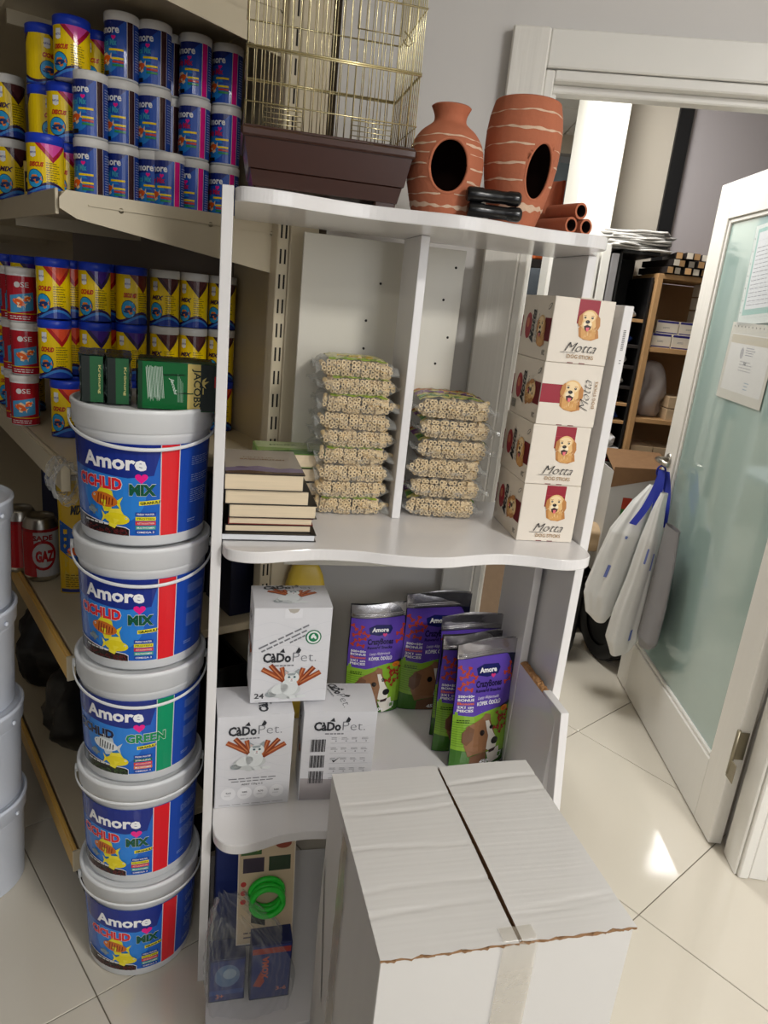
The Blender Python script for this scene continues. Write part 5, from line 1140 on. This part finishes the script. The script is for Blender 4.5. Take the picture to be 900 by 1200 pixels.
# ================================================================== bags hung on the door handle
def sack(nm, label, m_, prof, folds, seed, cy, loc=(0, 0, 0), marks=(), top=None):
    t = thing(nm, label, 'bag', (1.02, cy, 0), 0, 'bags hanging from the door handle')
    rr = random.Random(seed); ph = [rr.random()*6 for _ in range(4)]
    def f(i, j, o=0.):
        k = j*(len(prof)-1); a0 = min(int(k), len(prof)-2); u = k-a0; u = u*u*(3-2*u)
        z, x0, x1, b_ = [prof[a0][q]*(1-u)+prof[a0+1][q]*u for q in range(4)]
        an = 2*PI*i; c, s_ = math.cos(an), math.sin(an); w_ = (x1-x0)/2; env = math.sin(PI*min(1, .08+j*.92))**.5
        rp = 1+.10*math.sin(folds*an+ph[0]+2*j)*env+.05*math.sin((folds*2+1)*an+ph[1]-3*j)*env
        return ((x0+x1)/2-1.02+(w_+o)*math.copysign(abs(c)**.8, c)*rp, (b_+o)*math.copysign(abs(s_)**.9, s_)*(rp+.18*math.sin(folds*an*.5+ph[2])), z-(.02*math.sin(an+ph[3])*j*j))
    m = MB(); m.grid(f, 72, 40); n0 = len(m.v)
    c = Vector((0, 0, 0))
    for q in range(72): c += Vector(f(q/72, 1))/72
    m.add([f(q/72, 1) for q in range(72)]+[tuple(c)], [(q, (q+1) % 72, 72) for q in range(72)]); m.build('bag_body', m_, t)
    for (i, j, w_, h_, cc) in marks:
        a = Art(); a.rect(-.5, -.5, .5, .5, cc, 0); mm = MB(); a.to(mm, lambda x, y, o: f(i+x*w_, j+y*h_, .0016), (.25, .25)); mm.build('print_mark', 'print_satin', t)
    return t
BMK = (110, 124, 190)
sack('shopping_bag', 'white plastic shopping bag with blue marks, leftmost on the door handle', 'bag_white', [(.90, 1.02, 1.045, .012), (.82, .965, 1.04, .030), (.70, .905, 1.03, .05), (.58, .875, 1.02, .046), (.44, .845, 1.00, .045), (.36, .865, .985, .045), (.33, .90, .96, .03)], 5, 3, 2.735, marks=((.68, .55, .03, .05, BMK), (.72, .35, .02, .03, (120, 140, 200))))
sack('shopping_bag', 'white plastic shopping bag hanging in front of the other ones', 'bag_white', [(.90, 1.02, 1.045, .012), (.84, 1.005, 1.045, .025), (.72, .985, 1.05, .045), (.56, .965, 1.055, .042), (.42, .94, 1.055, .042), (.30, .93, 1.05, .045), (.245, .955, 1.03, .03)], 4, 8, 2.61, marks=((.70, .40, .03, .045, BMK), (.80, .42, .025, .05, BMK), (.78, .78, .03, .05, (110, 130, 200))))
sack('carrier_bag', 'grey carrier bag hanging nearest the door glass', 'bag_grey', [(.80, 1.035, 1.062, .055), (.70, 1.035, 1.065, .065), (.5, 1.03, 1.068, .075), (.36, 1.02, 1.068, .075), (.33, 1.03, 1.066, .06)], 2, 5, 2.50)
t = thing('ribbon', 'blue fabric carrying straps looped over the door handle', 'strap', (1.045, 2.70, 0), 0)
for k, P in enumerate(([(-.005, .0, .965), (-.012, -.03, .90), (-.02, -.06, .80), (-.015, -.07, .76)], [(.004, .02, .965), (-.012, .0, .90), (-.045, -.02, .82), (-.085, -.03, .75)], [(.010, .0, .965), (.014, -.04, .90), (.008, -.08, .83), (.004, -.10, .77)])):
    V = []
    for (x, y, z) in smooth(P, 5): V += [(x-.011, y+.01, z), (x+.011, y-.01, z), ]
    m = MB(); m.add(V, [(2*i, 2*i+1, 2*i+3, 2*i+2) for i in range(len(V)//2-1)], smooth=True); m.build('strap', 'ribbon_blue', t)
MB().tube([(.0+.016*math.cos(2*PI*k/24), .02, .958+.022*math.sin(2*PI*k/24)) for k in range(24)], .004, 8, closed=True).build('strap_loop', 'ribbon_blue', t)

# ================================================================== the back room
struct(MB().box(.872, 1.13, 3.62, 3.75, 0, CEIL).build('wall_far', 'stone_tone'))  # greyer colour stands in for the weaker light on this section
struct(MB().box(1.13, 1.192, 3.60, 3.75, 0, CEIL).build('trim_6', 'black_paint'))
struct(MB().box(1.192, 3.2, 3.62, 3.75, 0, CEIL).build('wall_side', 'lilac_paint'))
struct(MB().box(.706, .872, 3.45, 3.75, 0, CEIL).build('pillar', 'pillar_paint'))
wf = struct(bpy.data.objects.new('window_1', None)); COL.objects.link(wf)
MB().box(-3.2, .72, 5.70, 5.72, .9, 2.54).build('window_pane', 'window_glass', wf); MB().box(-3.2, .9, 5.67, 5.74, 2.54, 2.60, b=.004).build('window_frame', 'black_paint', wf); MB().box(-3.2, .9, 5.67, 5.74, .86, .9, b=.004).build('window_frame', 'black_paint', wf)
for x in (-2.2, -1.0, .2, 1.3): MB().box(x-.02, x+.02, 5.67, 5.74, .9, 2.54, b=.004).build('mullion', 'black_paint', wf)
MB().box(.72, 1.6, 5.70, 5.72, .9, 2.54).build('window_pane', 'window_glass', wf)
struct(MB().box(-3.2, 1.7, 5.68, 5.80, 2.60, CEIL).build('wall_over_window', 'stone_tone')); struct(MB().box(-3.2, 1.7, 5.68, 5.80, 0, .86).build('wall_under_window', 'stone_tone'))
struct(MB().box(3.2, 3.3, -2.5, 8.2, 0, CEIL).build('wall_east', 'wall_paint')); struct(MB().box(-3.3, -3.2, -2.5, 8.2, 0, CEIL).build('wall_west', 'taupe_paint'))
for k, (x, z, h_) in enumerate(((.93, 1.86, .30), (1.06, 1.86, .22), (1.12, 1.86, .32))):
    tag(MB().box(x-.045, x+.045, 5.50, 5.62, z-.9+.9, z+h_, b=.01).build('storage_box', 'orange_plastic'), ('orange storage box before the far window, leftmost', 'lower orange storage box before the far window', 'tall orange storage box before the far window')[k], 'box')
tag(MB().box(.80, 1.2, 5.45, 5.65, 1.80, 1.858, b=.003).build('wall_shelf', 'dark_shelf'), 'dark shelf under the orange boxes by the far window', 'shelf')
t = thing('black_shelving', 'black shelving full of folded goods seen through the doorway', 'shelving', (.885, 3.25, 0))
MB().box(0, .012, 0, .34, 0, 1.785, b=.002).build('side_panel', 'black_paint', t); MB().box(.15, .162, 0, .34, 0, 1.685, b=.002).build('side_panel', 'black_paint', t); MB().box(0, .165, .33, .34, 0, 1.785).build('back_panel', 'black_paint', t); MB().box(0, .165, 0, .34, 1.77, 1.785, b=.002).build('top_board', 'black_paint', t)
SZ = [1.51, 1.40, 1.31, 1.22, 1.145, 1.065, .94, .85, .76, .67, .56, .45, .30, .12]
for k, z in enumerate(SZ): MB().box(.012, .15, .004, .33, z-.014, z, b=.001).build('shelf_board', 'white_laminate' if k == 6 else 'wood_board' if k in (0, 4, 5) else 'dark_shelf', t)
CL = ['paper_grey', 'blue_cloth', 'paper_grey', 'paper_grey', 'dark_shelf', 'blue_cloth', 'red_cloth', 'red_cloth', 'blue_cloth', 'paper_grey', 'black_bag', 'kraft_paper', 'black_bag']
CN = ['grey papers', 'blue cloth', 'white folded papers', 'grey papers', 'dark cloth', 'blue cloth', 'red and white cloth', 'dark red cloth', 'blue folded cloth', 'grey papers', 'black bag', 'kraft paper', 'black bag']
for k in range(12):
    o = lump('folded_goods', CL[k], .055, .10, min(.07, SZ[k]-SZ[k+1])*.55 if False else .042, k+30, None, (.885+.08, 3.25+.13, SZ[k]+.0005), amp=.12)
    tag(o, f'{CN[k]} on the black shelving, {["top shelf", "second shelf", "third shelf", "fourth shelf", "fifth shelf", "sixth shelf", "white shelf", "shelf under the white one", "ninth shelf", "tenth shelf", "third lowest shelf", "second lowest shelf"][k]}', 'cloth')
tag(lump('white_cloth', 'white_cloth', .03, .05, .06, 77, None, (.985, 3.30, .9405), amp=.15), 'white cloth beside the red one on the white shelf', 'cloth')
for k, (x0, x1, z1, m_, lb) in enumerate(((.765, .797, 1.775, 'door_white_flat', 'white upright board left of the black shelving'), (.806, .842, 1.80, 'door_white_flat', 'wider white upright board next to the black shelving'), (.848, .880, 1.765, 'bag_grey', 'dark grey upright board against the black shelving'), (.588, .618, 1.86, 'door_white_flat', 'white upright board standing by the pillar'))):
    tag(MB().box(x0, x1, 3.24, 3.42, .001, z1, b=.002).build('upright_board', m_), lb, 'board')
t = thing('wooden_cabinet', 'open wooden cabinet with boxes behind the door', 'cabinet', (1.052, 3.22, 0))
MB().box(0, .022, 0, .36, 0, 1.683, b=.001).build('side_panel', 'wood_board', t); MB().box(.55, .572, 0, .36, 0, 1.683, b=.001).build('side_panel', 'wood_board', t); MB().box(.0, .572, .0, .36, 1.683, 1.703, b=.001).build('top_board', 'wood_board', t); MB().box(0, .57, .35, .36, 0, 1.68).build('back_panel', 'wood_board', t)
for z in (1.40, 1.09, .78, .40, .08): MB().box(.022, .55, .003, .35, z-.02, z, b=.001).build('shelf_board', 'wood_board', t)
def smallbox(x, y, z, w_, h_, d_, lb, group, kind=0):
    t = thing('small_box', lb, 'box', (x, y, z), 0, group); MB().box(0, w_, 0, d_, 0, h_, b=.001).build('carton', 'pale_card' if kind == 0 else 'kraft_paper', t)
    if kind == 0:
        a = Art(); a.rect(.002, h_*.82, w_-.002, h_-.001, (48, 44, 120), 0); a.rect(.002, .002, w_-.002, h_*.12, (60, 54, 120), 0); a.lines(w_*.3, h_*.4, w_*.7, h_*.55, 2, (120, 120, 130), 0); m = MB(); a.to(m, front(0)); m.build('print', 'print_satin', t)
gb = 'small blue and cream boxes in the wooden cabinet'
for k in range(3): smallbox(1.082+.088*k, 3.24, 1.4005, .084, .060, .2, f'cream and blue box on the cabinet\'s upper shelf, bottom row, {("left", "middle", "right")[k]}', gb)
for k in range(2): smallbox(1.095+.10*k, 3.25, 1.461, .096, .055, .18, f'cream and blue box on the second row of the cabinet\'s upper shelf, {("left", "right")[k]}', gb)
for k in range(4): smallbox(1.27, 3.235, 1.4615+.056*k if k else 1.4615, .07, .050, .15, f'cream box in the small tower nearest the door edge, {("lowest", "second", "third", "top")[k]}', gb)
for r_ in range(3):
    for k in range(2 if r_ else 3): smallbox(1.085+.105*k, 3.24, .7805+.062*r_, .10, .058, .18, f'plain kraft box on the lower cabinet shelf, {("bottom", "middle", "top")[r_]} row, {("left", "middle", "right")[k]}', 'plain kraft boxes in the wooden cabinet', 1)
for k in range(2): smallbox(1.21, 3.235, 1.0905+.054*k, .10, .05, .16, f'kraft box beside the grey bag in the cabinet, {("lower", "upper")[k]}', 'kraft boxes beside the grey bag', 1)
tag(lump('grey_bag', 'grey_bag', .062, .06, .25, 55, None, (1.15, 3.34, 1.0905), amp=.32), 'grey plastic bag stuffed on the middle shelf of the wooden cabinet', 'bag')
rr = random.Random(8)
for k in range(9):
    z = 1.786+.009*k; m = MB(); a_ = rr.uniform(-.5, .5)
    m.tube([(-.13+.26*i/9, -.085+.004*math.sin(i*1.7+k), .0042+.0022*math.sin(i*1.1+k)) for i in range(10)], .0036, 8); m.box(-.13, .13, -.085, .10, .001, .0075, b=.002)
    tag(m.build('newspaper', 'paper_grey', None, (.965+rr.uniform(-.02, .02), 3.34+rr.uniform(-.01, .01), z), a_), f'folded newspaper on top of the black shelving, {["bottom", "second", "third", "fourth", "fifth", "sixth", "seventh", "eighth", "topmost"][k]} of the pile', 'newspaper', 'newspapers piled on the black shelving')
k = 0
for r_ in range(3):
    for q in range(6-r_):
        x = 1.085+.036*q+.016*r_+rr.uniform(-.004, .004); z = 1.706+r_*.030
        t_ = thing('wood_stick', f'square wooden stick in the bundle on the cabinet, {("bottom", "middle", "top")[r_]} layer, {("first", "second", "third", "fourth", "fifth", "sixth")[q]} from the left', 'stick', (x, 3.20+rr.uniform(-.02, .02), z), rr.uniform(-.25, .25), 'wooden sticks on top of the cabinet')
        MB().box(-.013, .013, 0, .30, 0, .026, b=.001).build('stick', 'dark_shelf', t_); MB().box(-.012, .012, -.001, 0, .001, .025).build('cut_end', ('wood_board', 'pale_card')[(q+r_) % 2], t_); k += 1
# carton on a low bench, black bag, tyre, kraft paper
tag(MB().box(1.17, 1.30, 2.98, 3.20, .001, .41, b=.004).build('low_bench', 'black_paint'), 'low black bench behind the hanging bags', 'bench')
t = thing('open_carton', 'open white carton with kraft flap behind the hanging bags', 'carton', (.955, 3.0, .4125), 0)
m = MB(); m.box(0, .25, 0, .004, 0, .47); m.box(0, .004, .004, .2, 0, .47); m.box(.246, .25, .004, .2, 0, .47); m.box(0.004, .246, .196, .2, 0, .47); m.build('carton_body', 'carton_white', t)
m = MB(); m.add([(0, 0, .47), (.25, 0, .49), (.25, .2, .53), (0, .2, .53), (0, 0, .474), (.25, 0, .494), (.25, .2, .534), (0, .2, .534)], [(0, 1, 2, 3), (4, 5, 6, 7), (0, 1, 5, 4), (0, 3, 7, 4)]); m.add([(-.002, -.002, .40), (.0, -.002, .49), (.25, -.002, .50), (.25, -.002, .47)], [(0, 1, 2, 3)]); m.build('flap', 'carton_kraft', t)
a = Art(); a.rect(.06, .26, .10, .36, (180, 60, 40), 0); a.rect(.06, .26, .10, .31, (60, 120, 60), 1); a.rect(.11, .28, .16, .36, (110, 112, 120), 0); m = MB(); a.to(m, front(-.001)); m.build('print', 'print_matte', t)
tag(lump('rubbish_bag', 'black_bag', .095, .085, .52, 15, None, (.965, 3.10, .001), amp=.12, top=.6).copy() if False else lump('rubbish_bag', 'black_bag', .085, .075, .50, 15, None, (.845, 3.02, .001), amp=.12), 'black bag with faint white lettering on the floor behind the unit', 'bag')
tag(lump('kraft_paper', 'kraft_paper', .10, .06, .12, 19, None, (.90, 3.08, .505), amp=.2), 'crumpled kraft paper lying on the black bag', 'paper')
tt = thing('tyre', 'black tyre with grooved tread on the floor behind the door edge', 'tyre', (1.070, 3.035, .177), R(15)); tt.scale = (.86, .86, .86)
m = MB(); RM = Matrix.Rotation(PI/2, 4, 'Y')
m.lathe([(.125, -.05), (.15, -.058), (.185, -.056), (.198, -.045), (.203, -.02), (.2035, 0), (.203, .02), (.198, .045), (.185, .056), (.15, .058), (.125, .05)], 72, M=RM); m.build('tyre_body', 'rubber', tt)
tr = MB()
for k in range(56):
    for sx in (-1, 1):
        a0 = 2*PI*k/56; V = []
        for (x, da) in ((.004, 0), (.044, .10)):
            for (dd, r_) in ((0, .2036), (.055, .2036), (0, .207), (.055, .207)):
                r2 = r_-(.005 if x > .03 else 0); an = a0+da+dd; V.append((sx*x, r2*math.cos(an), r2*math.sin(an)))
        tr.add(V, [(2, 3, 7, 6), (0, 2, 6, 4), (1, 3, 7, 5), (0, 1, 3, 2), (4, 5, 7, 6)])
o = tr.build('tread', 'rubber', tt); o['kind'] = 'stuff'
MB().lathe([(0, -.03), (.11, -.032), (.126, -.045), (.126, .045), (.11, .032), (0, .03)], 48, M=RM).build('rim', 'black_paint', tt)
t = thing('tall_carton', 'tall kraft carton standing just inside the doorway behind the display unit', 'carton', (.34, 2.25, .001), R(4))
MB().box(0, .22, 0, .3, 0, .96, b=.002).build('carton', 'brown_card', t); m = MB(); m.add([(0, 0, .96), (.22, 0, .96), (.22, -.06, 1.02), (0, -.06, 1.02)], [(0, 1, 2, 3)]); m.build('flap', 'brown_card', t)
tag(lump('hanging_jacket', 'dark_fabric', .10, .06, .42, 91, None, (.61, 3.62, 1.28), amp=.16), 'dark jacket hanging in the back room behind the unit', 'jacket')
tag(MB().box(.53, .68, 3.69, 3.73, .001, 1.62, b=.006).build('coat_stand', 'black_paint'), 'black coat stand behind the jacket', 'stand')
# desk and chair further left in the back room (mirrored by the door glass)
t = thing('desk', 'white topped office desk in the left of the back room', 'desk', (-.25, 4.0, 0))
MB().box(-.45, .45, -.28, .28, .72, .745, b=.003).build('desktop', 'desk_top', t)
for sx in (-.42, .42):
    for sy in (-.25, .25): MB().box(sx-.02, sx+.02, sy-.02, sy+.02, 0, .72, b=.002).build('leg', 'steel', t)
t = thing('office_chair', 'dark office chair at the desk in the back room', 'chair', (-.05, 3.35, 0), R(20))
MB().box(-.22, .22, -.22, .22, .44, .50, b=.03).build('seat', 'dark_fabric', t); MB().box(-.20, .20, -.24, -.20, .56, 1.0, b=.02).build('backrest', 'dark_fabric', t); MB().tube([(0, 0, .08), (0, 0, .44)], .025, 12).build('column', 'steel', t)
for k in range(5): MB().tube([(0, 0, .09), (.26*math.cos(k*1.257), .26*math.sin(k*1.257), .06)], .018, 8).build('leg', 'black_paint', t)
t = thing('monitor', 'dark monitor standing on the office desk', 'monitor', (-.35, 4.05, .7455), R(10))
MB().box(-.24, .24, -.012, .012, .10, .40, b=.004).build('screen', 'black_paint', t); MB().tube([(0, 0, .012), (0, 0, .12)], .02, 10).build('stand', 'steel', t); MB().box(-.1, .1, -.07, .07, 0, .012, b=.002).build('foot', 'steel', t)
